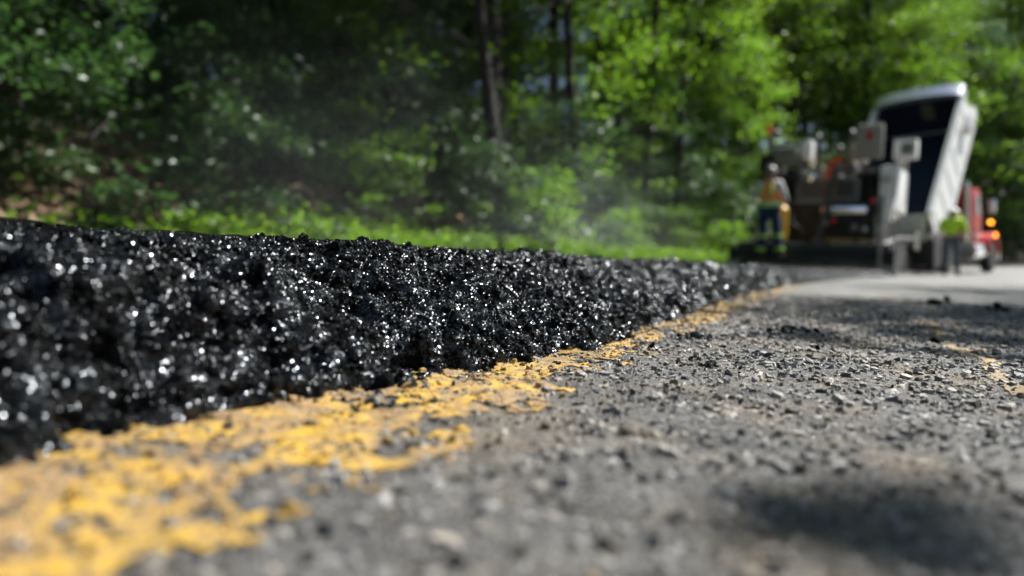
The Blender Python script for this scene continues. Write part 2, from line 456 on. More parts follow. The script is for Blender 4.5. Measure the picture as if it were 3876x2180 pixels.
def paint_sheet(name, x0, x1, y0, y1, step, mask, mat, lift):
    xs = np.arange(x0, x1, step); ys = np.arange(y0, y1, step)
    XX, YY = np.meshgrid(xs, ys, indexing='ij'); XX = XX + curve(YY)
    ZZ = base_h(XX, YY) + lift + .0006 * fbm(XX * 160, YY * 160, 0, 8, 2)
    m = mask(XX, YY)
    F = grid_faces(len(xs), len(ys)); mf = m.ravel()[F].mean(1)
    F = F[mf > .12]
    used = np.unique(F); re = np.full(XX.size, -1); re[used] = np.arange(len(used))
    Vv = np.stack([XX, YY, ZZ], -1).reshape(-1, 3)[used]
    return link(name, np_mesh(name, Vv, re[F], True), mat, OLD)
YL = paint_sheet('yellow_line', -.42, -.15, -.1, 3.1, .0035, paint_mask, M['yellow'], .0011)
tag(YL, 'bright chipped yellow line along the foot of the black mat')
YL2 = paint_sheet('yellow_line', .09, .30, .15, 3.1, .004, paint_mask2, M['yellow_worn'], .0009)
tag(YL2, 'faint worn yellow streak right of the lens')
def far_line(name, u0, u1, y0, y1, mask, mat, step=.02, lift=.004, thr=.12):
    us = np.arange(u0, u1, step); ys = np.arange(y0, y1, step * 2)
    UU, YY = np.meshgrid(us, ys, indexing='ij'); XX = UU + curve(YY)
    m = mask(XX, YY); F = grid_faces(len(us), len(ys)); F = F[m.ravel()[F].mean(1) > thr]
    used = np.unique(F); re = np.full(XX.size, -1); re[used] = np.arange(len(used))
    Vv = np.stack([XX, YY, road_z(XX, YY) + lift], -1).reshape(-1, 3)[used]
    return link(name, np_mesh(name, Vv, re[F], True), mat, OLD)
tag(far_line('yellow_line', -.42, -.15, 3.1, 8.5, lambda X, Y: paint_mask(X, Y) - .16 * (Y - 3.1), M['yellow']), 'far stretch of the yellow line beside the mat')
tag(far_line('yellow_line', .08, 0.32, 3.1, 7, paint_mask2, M['yellow_worn']), 'far stretch of the faint worn yellow streak')
# road edge line of the far bend
def ones(X, Y): return np.ones_like(X)

# stone chips of the old road, as real low stones
rng = np.random.default_rng(11)
def chip_mesh(name, P, rad, hgt, top, nside=6, seed=0):
    rg = np.random.default_rng(seed); n = len(P)
    a0 = rg.uniform(0, 6.28, (n, 1)); ang = a0 + np.linspace(0, 2 * np.pi, nside, endpoint=False)[None, :] + rg.uniform(-.35, .35, (n, nside))
    rr = rad[:, None] * rg.uniform(.72, 1.15, (n, nside))
    st = rg.uniform(.65, 1.0, (n, 1)); dirn = rg.uniform(0, np.pi, (n, 1))
    x, y = rr * np.cos(ang), rr * np.sin(ang) * st
    x, y = x * np.cos(dirn) - y * np.sin(dirn), x * np.sin(dirn) + y * np.cos(dirn)
    tx, ty = rg.normal(0, .20, (n, 1)), rg.normal(0, .20, (n, 1))
    zt = top[:, None] + tx * x + ty * y + rg.normal(0, 1, (n, nside)) * rad[:, None] * .04
    Vt = np.stack([P[:, 0:1] + x * .72, P[:, 1:2] + y * .72, P[:, 2:3] + zt], -1)
    Vb = np.stack([P[:, 0:1] + x, P[:, 1:2] + y, P[:, 2:3] + zt - hgt[:, None]], -1)
    Vc = np.stack([P[:, 0] , P[:, 1], P[:, 2] + top + rad * rg.uniform(.0, .26, n)], -1)[:, None, :]
    V = np.concatenate([Vt, Vb, Vc], 1); K = 2 * nside + 1
    f = []
    for k in range(nside):
        k2 = (k + 1) % nside
        f += [(2 * nside, k, k2), (k, nside + k, nside + k2), (k, nside + k2, k2)]
    F = (np.array(f)[None] + (np.arange(n) * K)[:, None, None]).reshape(-1, 3)
    return np_mesh(name, V.reshape(-1, 3), F)

def scatter_wedge(n, y0, y1, power=1.6):
    """more near the lens; only where the lens or a step beside it could look"""
    out = []
    while sum(len(a) for a in out) < n:
        Y = y0 + (y1 - y0) * rng.random(n) ** power
        X = rng.uniform(-.40, 1.0, n)
        k = X < .30 + .42 * Y
        out.append(np.stack([X[k] , Y[k]], 1))
    return np.concatenate(out)[:n]
P2 = scatter_wedge(68000, -.05, 3.1)
P2[:, 0] += curve(P2[:, 1])
rad = np.clip(rng.lognormal(np.log(.0018), .55, len(P2)), .0009, .0068) * (1 + .45 * P2[:, 1])
P3 = np.c_[P2, base_h(P2[:, 0], P2[:, 1])]
top = rng.uniform(-.0006, .0022, len(P2)) * np.clip(rad / .003, .6, 1.6)
m1 = paint_mask(P2[:, 0], P2[:, 1]) > .10
m1 |= False
painted = m1 & (rng.random(len(P2)) < .72)
bare = ~m1
stay = m1 & ~painted & (rng.random(len(P2)) < .8)
b = bare | stay
o = link('stone_chips', chip_mesh('stone_chips', P3[b], rad[b], rad[b] * .9, top[b], 5, 3), M['chip'], OLD); tag(o, kind='stuff')
o = link('painted_chips', chip_mesh('painted_chips', P3[painted], rad[painted], rad[painted] * .9, top[painted] + .0007, 5, 4), M['yellow'], YL); tag(o, kind='stuff')

# ------------------------------------------------------------------ fresh asphalt mat
TH = .112
TBY = np.array([-1, .18, .22, .27, .39, .48, .58, .75, 1.02, 1.35, 1.8, 2.5, 4.6, 9, 14, 20])
TBX = np.array([-.33, -.33, -.335, -.322, -.305, -.283, -.272, -.258, -.256, -.262, -.272, -.30, -.33, -.36, -.40, -.45])
def mat_edges(Y, fine=True):
    Y = np.asarray(Y, float)
    xb = np.interp(Y, TBY, TBX) + curve(Y) + .010 * fbm(Y * 14, 0, 0, 61, 3) + (.007 * fbm(Y * 55, 0, 0, 62, 2) if fine else 0)
    xt = np.interp(Y, [-1, .3, 1, 3, 14], [-.445, -.455, -.455, -.46, -.53]) + curve(Y) + .006 * fbm(Y * 9, 0, 0, 63, 3)
    return xt, xb
def mat_top_z(X, Y): return road_z(X, Y) + TH
def mat_point(Y, wv, fine=True):
    """wv <0: top surface (metres behind the edge), 0..1 down the face"""
    xt, xb = mat_edges(Y, fine)
    face = np.clip(wv, 0, 1.04)
    X = np.where(wv < 0, xt + wv, xt + (xb - xt) * face)
    zo = TH * np.where(wv < 0, 1.0, np.sign(1 - face) * np.abs(1 - face) ** .78)
    zo = zo - .008 * np.exp(-(np.minimum(wv, 0) / .03) ** 2) * np.where(wv < 0, 1, np.clip(1 - face * 2, 0, 1))   # rounded lip
    Z = road_z(X, Y) + zo
    k = np.where(wv < 0, np.clip(1 + wv / .05, .22, 1), 1.0)
    q = np.stack([X, Y, Z], -1)
    big = fbm(X * 17, Y * 17, Z * 20, 71, 2)
    mid = fbm(X * 62, Y * 62, Z * 62, 72, 2)
    d = .0140 * big + .0064 * mid - .022 * np.clip(-fbm(X * 33 + 5, Y * 33, Z * 33, 73, 2) - .32, 0, 1)
    if fine:
        d = d + .0012 * fbm(X * 190, Y * 190, Z * 190, 74, 3)
    n = np.where((np.asarray(wv) < 0)[..., None], np.array([.15, 0, .99]), np.array([.66, 0, .75]))
    q = q + n * (d * k)[..., None]
    return q
def mat_patch(name, Y, W, fine, mat):
    YY, WW = np.meshgrid(Y, W, indexing='ij')
    q = mat_point(YY, WW, fine)
    return link(name, np_mesh(name, q.reshape(-1, 3), grid_faces(len(Y), len(W)), False), mat, MAT)
us = np.linspace(-3.62, -.50, 40); ys = np.concatenate([np.linspace(-8, -.5, 16), np.linspace(0, 14.6, 110)])
UU, YY = np.meshgrid(us, ys, indexing='ij'); XX = UU + curve(YY) - np.where(UU > -.6, .06, 0) * 0
ZZ = mat_top_z(XX, YY) - .006 + .0025 * fbm(XX * 6, YY * 6, 0, 77, 3)
ZZ[0, :] -= .12
MAT = link('asphalt_mat', np_mesh('asphalt_mat', np.stack([XX, YY, ZZ], -1).reshape(-1, 3), grid_faces(len(us), len(ys)), True), M['bitumen_far'])
tag(MAT, 'freshly laid glittering black asphalt mat beside the yellow line', kind='structure')
mat_patch('edge_face', np.arange(-.25, 2.2, .0026), np.concatenate([np.arange(-.16, -.06, .008), np.arange(-.06, 0, .003), np.linspace(0, 1.04, 78)]), True, M['bitumen'])
mat_patch('edge_face', np.arange(2.2, 14.7, .013), np.concatenate([np.arange(-.2, 0, .02), np.linspace(0, 1.04, 18)]), False, M['bitumen_far'])

# coated stones in the face
def ico(sub, seed, jit=.22):
    bm = bmesh.new(); bmesh.ops.create_icosphere(bm, subdivisions=sub, radius=1)
    rg = np.random.default_rng(seed); sc = rg.uniform(.7, 1.2, 3)
    V = np.array([v.co[:] for v in bm.verts]); V *= (1 + rg.uniform(-jit, jit, (len(V), 1))); V *= sc
    F = np.array([[v.index for v in f.verts] for f in bm.faces]); bm.free()
    return V, F
VAR0 = [ico(1, s) for s in range(8)]; VAR1 = [ico(2, 20 + s, .20) for s in range(6)]
def rot_mats(n, rg):
    q = rg.normal(size=(n, 4)); q /= np.linalg.norm(q, axis=1)[:, None]
    a, b, c, d = q.T
    return np.stack([np.stack([1 - 2 * (c * c + d * d), 2 * (b * c - a * d), 2 * (b * d + a * c)], -1),
                     np.stack([2 * (b * c + a * d), 1 - 2 * (b * b + d * d), 2 * (c * d - a * b)], -1),
                     np.stack([2 * (b * d - a * c), 2 * (c * d + a * b), 1 - 2 * (b * b + c * c)], -1)], 1)
def stone_cloud(name, P, rad, variants, mat, parent, seed):
    rg = np.random.default_rng(seed); Vs, Fs, off = [], [], 0
    which = rg.integers(0, len(variants), len(P)); Rm = rot_mats(len(P), rg)
    for k, (v, f) in enumerate(variants):
        i = np.where(which == k)[0]
        if len(i) == 0: continue
        vv = np.einsum('nij,mj->nmi', Rm[i], v) * rad[i][:, None, None] + P[i][:, None, :]
        Vs.append(vv.reshape(-1, 3)); Fs.append((f[None] + (np.arange(len(i)) * len(v))[:, None, None]).reshape(-1, 3) + off); off += vv.shape[0] * vv.shape[1]
    o = link(name, np_mesh(name, np.concatenate(Vs), np.concatenate(Fs)), mat, parent)
    return o
for NB, y0, y1, pw, med, sub, sd_ in ((6500, -.12, 1.25, 1.15, .0019, 2, 5), (7500, .5, 2.5, 1.2, .0025, 1, 8)):
    Y = y0 + (y1 - y0) * rng.random(NB) ** pw; W = rng.uniform(-.22, 1.04, NB); W = np.where(W < 0, W * .2, W)
    rad = np.clip(rng.lognormal(np.log(med), .42, NB), .0010, .0062) * (.85 + .30 * Y)
    P = mat_point(Y, W); P = P + np.array([.6, 0, .7]) * (rad * rng.uniform(-.35, .45, NB))[:, None]
    o = stone_cloud('coated_grit', P, rad, [ico(sub, s, .16) for s in range(8)], M['bitumen'], MAT, sd_); tag(o, kind='stuff')
NF = 9000
Y = 2.2 + 10.5 * rng.random(NF) ** 1.6; W = rng.uniform(-.3, 1.05, NF); W = np.where(W < 0, W * .4, W)
rad = np.clip(rng.lognormal(np.log(.0065), .4, NF), .004, .016)
P = mat_point(Y, W, False) + np.array([.6, 0, .7]) * (rad * rng.uniform(-.3, .4, NF))[:, None]
o = stone_cloud('coated_grit', P, rad, [ico(1, s) for s in range(8)], M['bitumen_far'], MAT, 6); tag(o, kind='stuff')
# the 260 largest stones, one by one
smeshes = []
for k, (v, f) in enumerate(VAR1[:6] + VAR0[:4]):
    if k < 6: v, f = ico(2, 50 + k, .14)
    me = np_mesh('stone', v, f); me.materials.append(M['bitumen']); smeshes.append(me)
NS = 260
Y = .08 + 2.2 * rng.random(NS) ** 1.3; W = np.where(rng.random(NS) < .45, rng.uniform(.78, 1.06, NS), rng.uniform(.02, 1, NS))
rad = np.clip(rng.lognormal(np.log(.0068), .28, NS), .0048, .014) * (.8 + .25 * Y)
P = mat_point(Y, W) + np.array([.6, 0, .65]) * (rad * rng.uniform(-.35, .15, NS))[:, None]
for k in range(NS):
    o = bpy.data.objects.new('stone', smeshes[k % len(smeshes)]); COL.objects.link(o); o.parent = MAT
    o.location = P[k]; o.scale = (rad[k],) * 3; o.rotation_euler = tuple(rng.uniform(0, 6.28, 3))

# crumbs of fresh mix strewn on the old lane: fine ones are uncountable, clumps are things
NC = 1300
Y = .35 + 2.7 * rng.random(NC) ** 1.2
xt, xb = mat_edges(Y)
X = xb + np.abs(rng.exponential(.035, NC)) * (1 + .5 * Y)
band = rng.random(NC) < .30
X = np.where(band, xb + .05 + rng.normal(.17, .09, NC) * (1 + .25 * Y), X)
rad = np.clip(rng.lognormal(np.log(.0010), .5, NC), .0005, .0028) * (1 + .4 * Y)
P = np.c_[X, Y, base_h(X, Y) + rad * .55]
o = stone_cloud('loose_asphalt_grit', P, rad, [(lambda vf: (vf[0] * np.array([1.3, .9, .55]), vf[1]))(ico(1, s, .34)) for s in range(8)], M['crumb'], None, 9)
tag(o, 'fine black crumbs strewn over the yellow line and old lane', 'grit', kind='stuff')

def clump(px, py, r, label, n=7, seed=0):
    """a lump of several stuck stones at a picture position on the old lane (2576 px wide), r in metres"""
    a = R(CAM_AZ); pt = R(1.32)
    x = (px - 1288) / 1717.; y = -(py - 724.5) / 1717.
    fw = np.array([-math.sin(a) * math.cos(pt), math.cos(a) * math.cos(pt), -math.sin(pt)]); rt = np.array([math.cos(a), math.sin(a), 0])
    up = np.cross(rt, fw); d = fw + x * rt + y * up
    tt = -.1 / (d[2] + SUPER * d[0])
    for _ in range(8):
        X_, Y_ = tt * d[0], tt * d[1]
        tt = (float(road_z(X_, Y_)) - .1) / d[2]
    X_, Y_ = tt * d[0], tt * d[1]
    rg = np.random.default_rng(seed + 100)
    n = n * 3; P = rg.normal(0, .75, (n, 3)) * r; P[:, 2] = np.abs(P[:, 2]) * .28
    P[0] = 0
    rad = np.clip(rg.lognormal(np.log(.26), .45, n), .10, .62) * r
    Vs, Fs, off = [], [], 0
    Rm = rot_mats(n, rg)
    for k in range(n):
        v, f = ico(2 if k < 8 else 1, seed * 40 + k, .22)
        vv = v @ Rm[k].T * rad[k] + P[k] + np.array([0, 0, rad[k] * .55])
        Vs.append(vv); Fs.append(f + off); off += len(v)
    me = np_mesh('asphalt_clump', np.concatenate(Vs), np.concatenate(Fs)); me.materials.append(M['crumb'])
    o = link('asphalt_clump', me); o.location = (X_, Y_, float(base_h(X_, Y_)) - .0008)
    tag(o, label, 'asphalt clump', 'clumps of fresh mix on the old lane')
clump(1965, 838, .0125, 'left half of the big pair of black clumps on the shaded lane', 8, 1)
clump(2018, 836, .0125, 'right half of the big pair of black clumps on the shaded lane', 8, 2)
clump(1760, 852, .0110, 'flat black clump lying at the right edge of the yellow line', 9, 3)
clump(1715, 848, .0075, 'small black clump touching the flat clump at the yellow line', 6, 4)
clump(1790, 925, .0060, 'black clump in the sharp middle of the grey lane', 8, 5)
clump(1830, 940, .0048, 'smaller black clump just below the sharp middle clump', 6, 6)
clump(1545, 922, .0040, 'thin black clump on the yellow paint in sharp focus', 6, 7)
clump(1700, 985, .0036, 'black clump below the yellow line in the grey foreground', 6, 8)
clump(1530, 1035, .0050, 'blurred dark clump nearest the lens on the grey lane', 6, 9)
clump(2350, 768, .030, 'lone black lump far off on the sunlit right lane', 7, 10)
clump(2520, 785, .022, 'lone black lump at the far right of the lane', 6, 11)
clump(2345, 860, .0085, 'small round black pebble in the tree shadow', 5, 12)
clump(1690, 800, .0120, 'black clump on the yellow paint by the mat foot', 7, 13)
clump(2250, 885, .0050, 'tiny black clump on the shaded lane beside the worn streak', 5, 14)

# ------------------------------------------------------------------ trees, shrubs, ground plants
def leaf_arrays(C, spread, n_each, size, rg, tilt=.45, droop=.0):
    """leaf quads (two triangles each) scattered about the spray centres C (n,3)"""
    n = len(C) * n_each
    c = np.repeat(C, n_each, 0) + rg.normal(size=(n, 3)) * np.array([spread, spread, spread * .38])
    nrm = rg.normal(size=(n, 3)) * tilt + np.array([0, 0, 1.0]); nrm /= np.linalg.norm(nrm, axis=1)[:, None]
    az = rg.uniform(0, 2 * np.pi, n); t = np.stack([np.cos(az), np.sin(az), np.full(n, -droop)], -1)
    t -= (t * nrm).sum(1)[:, None] * nrm; t /= np.linalg.norm(t, axis=1)[:, None]
    s = np.cross(nrm, t); L = (size * rg.uniform(.65, 1.25, n))[:, None]; Wd = L * .34
    v0 = c - t * L * .5; v2 = c + t * L * .5 - nrm * L * .12; fold = nrm * L * .07
    v1 = c - t * L * .05 + s * Wd + fold; v3 = c - t * L * .05 - s * Wd + fold
    V = np.stack([v0, v1, v2, v3], 1).reshape(-1, 3)
    b = (np.arange(n) * 4)[:, None]
    F = np.concatenate([b + np.array([[0, 1, 2]]), b + np.array([[0, 2, 3]])], 1).reshape(-1, 3)
    return V, F

def tubes_mesh(name, lines, nside=6):
    Vs, Fs, off = [], [], 0
    for pts, rad, ns in lines:
        pts = np.asarray(pts, float); k = len(pts)
        T = np.gradient(pts, axis=0); T /= np.linalg.norm(T, axis=1)[:, None] + 1e-9
        ref = np.where(np.abs(T[:, 2:3]) < .9, np.array([[0, 0, 1.0]]), np.array([[1.0, 0, 0]]))
        A = np.cross(T, ref); A /= np.linalg.norm(A, axis=1)[:, None]; B = np.cross(A, T)
        an = np.linspace(0, 2 * np.pi, ns, endpoint=False)
        ring = pts[:, None, :] + np.asarray(rad)[:, None, None] * (A[:, None] * np.cos(an)[None, :, None] + B[:, None] * np.sin(an)[None, :, None])
        Vs.append(ring.reshape(-1, 3))
        i = (np.arange(k - 1) * ns)[:, None] + np.arange(ns)[None]; j = (np.arange(k - 1) * ns)[:, None] + (np.arange(ns)[None] + 1) % ns
        Fs.append(np.stack([i, j, j + ns, i + ns], -1).reshape(-1, 4) + off); off += k * ns
    return np_mesh(name, np.concatenate(Vs), np.concatenate(Fs), True)

def tree_proto(seed, H, r0, cb, cr, nl, nsub, nspray, nleaf, leaf, spread, leafmat, lean=.03, tilt=.5):
    rg = np.random.default_rng(seed)
    k = 11; tz = np.linspace(-.25, H, k)
    wob = np.cumsum(rg.normal(0, .012 * H / 10, (k, 2)), 0) + np.outer(np.clip(tz, 0, None), rg.normal(0, lean, 2))
    wob -= wob[0]
    tp = np.c_[wob, tz]; tr = r0 * (1 - .86 * np.clip(tz, 0, H) / H); tr[0] *= 1.35; tr[1] *= 1.02
    lines = [(tp, tr, 9)]; sprays = []
    for i in range(nl):
        f = cb + (1 - cb) * ((i + .5) / nl) ** .9
        z = f * H; p0 = np.array([np.interp(z, tz, tp[:, 0]), np.interp(z, tz, tp[:, 1]), z])
        g = (f - cb) / (1 - cb)
        L = cr * (.55 + .75 * math.sin(math.pi * min(.97, .18 + .72 * g))) * rg.uniform(.75, 1.15) * (1 - .35 * g)
        a = i * 2.39996 + rg.normal(0, .3); el = R(rg.uniform(12, 42)) + g * .5
        m = 6; s = np.linspace(0, 1, m)
        d = np.array([math.cos(a) * math.cos(el), math.sin(a) * math.cos(el), math.sin(el)])
        lp = p0 + np.outer(s * L, d) + np.outer(s ** 2 * L, np.array([0, 0, -.22])) + np.cumsum(rg.normal(0, .03 * L / 3, (m, 3)), 0) * s[:, None]
        rr = max(.010, r0 * .34 * (1 - .55 * f)); lines.append((lp, rr * (1 - .8 * s), 5))
        for q in range(nsub):
            sb = rg.uniform(.25, .98); b0 = np.array([np.interp(sb, s, lp[:, c]) for c in range(3)])
            a2 = a + rg.choice([-1, 1]) * rg.uniform(.4, 1.3); e2 = rg.uniform(-.15, .4)
            L2 = L * rg.uniform(.25, .5); d2 = np.array([math.cos(a2) * math.cos(e2), math.sin(a2) * math.cos(e2), math.sin(e2)])
            s2 = np.linspace(0, 1, 4); bp = b0 + np.outer(s2 * L2, d2) + np.outer(s2 ** 2 * L2, np.array([0, 0, -.2]))
            lines.append((bp, rr * .4 * (1 - .75 * s2), 4))
            for w_ in range(nspray):
                t_ = rg.uniform(.25, 1.1); sprays.append(b0 + d2 * L2 * t_ + np.array([0, 0, -.2 * L2 * t_ * t_]))
        sprays.append(lp[-1]); sprays.append(lp[-2])
    C = np.array(sprays)
    V, F = leaf_arrays(C, spread, nleaf, leaf, rg, tilt)
    cm = np_mesh('crown', V, F); cm.materials.append(leafmat)
    tm = tubes_mesh('trunk', lines); tm.materials.append(M['bark'])
    return tm, cm

#                   seed  H    r0   cb   cr  nl nsub nspr nleaf leaf spread
TREES = [tree_proto(1, 17, .22, .24, 4.2, 26, 5, 3, 34, .15, .42, M['leaf']),
         tree_proto(2, 15, .17, .20, 3.6, 24, 5, 3, 34, .14, .40, M['leaf3']),
         tree_proto(3, 19, .26, .32, 4.6, 26, 5, 3, 36, .15, .45, M['leaf']),
         tree_proto(4, 13, .13, .14, 3.2, 24, 5, 3, 32, .13, .36, M['leaf2'])]
TREES += [tree_proto(5, 18, .13, .44, 3.2, 20, 5, 3, 30, .14, .40, M['leaf']), tree_proto(6, 15, .17, .16, 3.8, 26, 5, 3, 36, .15, .42, M['leaf4'])]
SAPS = [tree_proto(11, 4.6, .040, .12, 1.35, 14, 4, 2, 16, .105, .20, M['leaf2'], .05, .42),
        tree_proto(12, 3.4, .030, .10, 1.2, 12, 4, 2, 16, .10, .18, M['leaf'], .06, .42),
        tree_proto(13, 5.6, .050, .14, 1.6, 16, 4, 2, 18, .11, .22, M['leaf3'], .05, .45),
        tree_proto(14, 2.6, .022, .08, 1.0, 12, 4, 2, 14, .10, .16, M['leaf2'], .07, .42)]
SHRUBS = [tree_proto(21, 1.25, .016, .04, .75, 12, 4, 2, 12, .085, .12, M['leaf'], .05, .5),
          tree_proto(22, .95, .014, .04, .62, 11, 4, 2, 12, .08, .11, M['leaf3'], .05, .5),
          tree_proto(23, 1.6, .02, .05, .85, 13, 4, 2, 13, .09, .13, M['leaf2'], .05, .5)]

def plant(protos, k, name, x, y, s, label, cat, group, rz=None, sink=.05, lean=(0, 0), zs=None):
    tm, cm = protos[k % len(protos)]
    e = empty(name, (x, y, gz(x, y) - sink), random.uniform(0, 6.28) if rz is None else rz)
    e.rotation_euler = (lean[0], lean[1], e.rotation_euler[2])
    e.scale = (s, s, s * (zs or random.uniform(.92, 1.1)))
    for nm, me in (('trunk' if cat != 'shrub' else 'stems', tm), ('crown' if cat != 'shrub' else 'foliage', cm)):
        o = bpy.data.objects.new(nm, me); COL.objects.link(o); o.parent = e
    return tag(e, label, cat, group)

# single trunks one can tell apart in the middle of the wood (lateral px, depth m, trunk scale)
for px, d, k, s, ln, lab in [
    (1232, 11.9, 2, .70, .05, 'thick dark trunk right of centre, left one of the leaning pair'),
    (1286, 11.3, 2, .58, .13, 'dark trunk leaning right, right one of the central pair'),
    (1462, 13.5, 4, .85, .06, 'thin straight dark trunk between the leaning pair and the paver'),
    (1615, 17.5, 4, .9, .05, 'slim dark trunk nearest the paver in the green wood'),
    (860, 11.0, 2, .85, .03, 'broad dark trunk on the shaded bank left of centre'),
    (705, 10.5, 4, .9, .04, 'dark trunk left of the broad one on the shaded bank'),
    (455, 10.5, 4, .8, .02, 'dark trunk high on the bank at upper left'),
    (1362, 15.5, 4, .8, .07, 'thin dark trunk just right of the leaning pair'),
    (1408, 17.5, 4, .9, .03, 'second thin dark trunk right of the leaning pair'),
    (1535, 16.5, 4, .75, .05, 'thin trunk midway between the leaning pair and the worker'),
    (1700, 19.5, 4, .9, .04, 'thin trunk nearest the worker at the paver'),
    (1010, 12.0, 4, .85, .04, 'dim trunk behind the steam left of the leaning pair')]:
    x, y = cam_xy((px - 1288) / 1717. * d, d)
    plant(TREES, k, 'broadleaf_tree', x, y, s, lab, 'tree', 'trees one can tell apart by trunk', sink=.1, lean=(0, ln))

taken = []
def spot_ok(x, y, r):
    for a, b in taken:
        if (a - x) ** 2 + (b - y) ** 2 < r * r: return False
    taken.append((x, y)); return True
def in_view(x, y, pad=3.0):
    a = R(CAM_AZ); d = -x * math.sin(a) + y * math.cos(a); l = x * math.cos(a) + y * math.sin(a)
    return d > 1 and abs(l) < .75 * d + pad
rs = random.Random(5)
def uof(x, y): return x - float(curve(y))
def px_of(x, y):
    a = R(CAM_AZ); d = -x * math.sin(a) + y * math.cos(a); l = x * math.cos(a) + y * math.sin(a)
    return 1288 + l / max(d, .5) * 1717
def zone(x, y):
    p = px_of(x, y)
    for lim, nm in ((330, 'at the far left of the bank'), (640, 'on the left bank above the mat'), (900, 'left of the broad dark trunk'), (1150, 'behind the thickest steam'),
                    (1360, 'under the leaning trunks'), (1560, 'right of the leaning trunks'), (1840, 'left of the paver'), (2060, 'behind the paver'),
                    (2300, 'behind the raised truck bed'), (2450, 'behind the red cab'), (9999, 'at the right edge beyond the road')):
        if p < lim: return nm
TONE = {'broadleaf_tree': ['broad', 'bright green', 'tall bare-trunked', 'cool green'], 'sapling': ['cool green', 'dark green', 'bright green', 'small cool green'], 'shrub': ['mid green', 'bright green', 'tall cool green']}
def depth_word(u): return 'front-row' if u > -10 else ('second-row' if u > -15 else 'deep-standing')
def wood(n, x0, x1, y0, y1, umin, sp, ks=(0, 1, 2, 3)):
    cnt = 0
    for _ in range(6000):
        x = rs.uniform(x0, x1); y = rs.uniform(y0, y1); u = uof(x, y)
        if u > -8.2 or u < umin or not in_view(x, y, 4.5): continue
        if not spot_ok(x, y, sp if u > -15 else sp * 1.25): continue
        cnt += 1
        if cnt > n: break
        k = rs.choice(ks); z = zone(x, y)
        plant(TREES, k, 'broadleaf_tree', x, y, rs.uniform(.8, 1.15), '%s %s tree %s' % (depth_word(u), TONE['broadleaf_tree'][k], z), 'tree', 'trees of the wood ' + z, sink=.15)
for x, y, k, s, lab in [(-6.6, .8, 2, 1.2, 'big tree added at the left edge to shade the bank'), (-8.6, 4.0, 0, 1.3, 'big verge tree added to shade the left bank'), (-6.0, 12.6, 2, 1.1, 'big verge tree added to shade the wood left of the leaning trunks'), (-6.2, 9.4, 2, 1.15, 'big verge tree added to shade the hollow behind the steam'),]:
    taken.append((x, y)); plant(TREES, k, 'broadleaf_tree', x, y, s, lab, 'tree', 'big trees added to shade the bank', sink=.1)  # added trees: crowns above the frame darken the bank below
wood(34, -34, -6, -2, 18, -26, 3.3)
wood(40, -34, 6, 16, 44, -26, 3.4)
wood(40, -6, 40, 34, 72, -26, 3.6)
wood(40, -36, -12, 0, 30, -34, 2.3, (1, 3))
wood(24, -12, 36, 30, 66, -34, 2.8, (1, 3))
# road-edge trees behind paver, lower-branched, most with sunlight painted into paler leaves
for px, d, k, s, lab in [
    (1755, 27, 5, .95, 'bright green tree whose boughs hang over the paver'),
    (1900, 31, 5, 1.05, 'bright green tree left of the raised truck bed'),
    (2080, 34, 5, 1.1, 'sunlit tree directly behind the raised truck bed'),
    (2290, 37, 5, 1.0, 'pale sunlit tree right above the raised truck bed'),
    (2440, 33.5, 3, .8, 'dark green tree at the far right behind the red cab'),
    (2560, 38, 0, 1.0, 'tall dark tree at the right edge of the picture'),
    (2680, 36, 3, 1.0, 'dark tree just beyond the right edge of the picture')]:
    x, y = cam_xy((px - 1288) / 1717. * d, d)
    u = uof(x, y)
    plant(TREES, k, 'broadleaf_tree', x, y, s, lab, 'tree', 'trees along the bend', sink=.1)
# the right roadside, out of the frame: these shade the lane
for x, y, k, s, lab in [
    (10.0, 4.2, 1, .9, 'roadside tree right of the lens'), 
    (11.5, 15.5, 0, 1.0, 'tall roadside tree on the inside of the bend'), (12.5, 8.5, 3, 1.1, 'second-row tree on the right roadside'),
    (14.5, 22.0, 1, 1.0, 'roadside tree where the road leaves the picture'), (8.2, -1.2, 3, .9, 'roadside tree level with the lens'), (17, 27, 0, 1.0, 'roadside tree farthest along the bend')]:
    plant(TREES, k, 'broadleaf_tree', x, y, s, lab, 'tree', 'trees on the right roadside', sink=.1)
for k, x, y, s, rz, lab in [(0, 4.5452, 3.7455, 1.6224, .22687, 'tallest unseen sapling placed on the right verge to shade the lane'), (0, 4.3966, 3.4474, 1.4882, 1.4547, 'unseen shading sapling beside the tallest one on the right verge'),
                            (2, 4.5886, 1.9158, 1.3126, 2.1289, 'unseen bright shading sapling on the right verge nearest the lens'), (2, 4.4195, 6.3144, 1.4172, 5.2566, 'unseen bright shading sapling farthest along the right verge'),
                            (0, 4.2577, 5.5938, 1.4488, 1.7675, 'unseen cool green shading sapling on the right verge below the farthest one')]:
    plant(SAPS, k, 'sapling', x, y, s, lab, 'sapling', 'unseen young trees placed to shade the lane', rz=rz, zs=1.0)  # unseen saplings, sized and placed so their shade falls on the lane

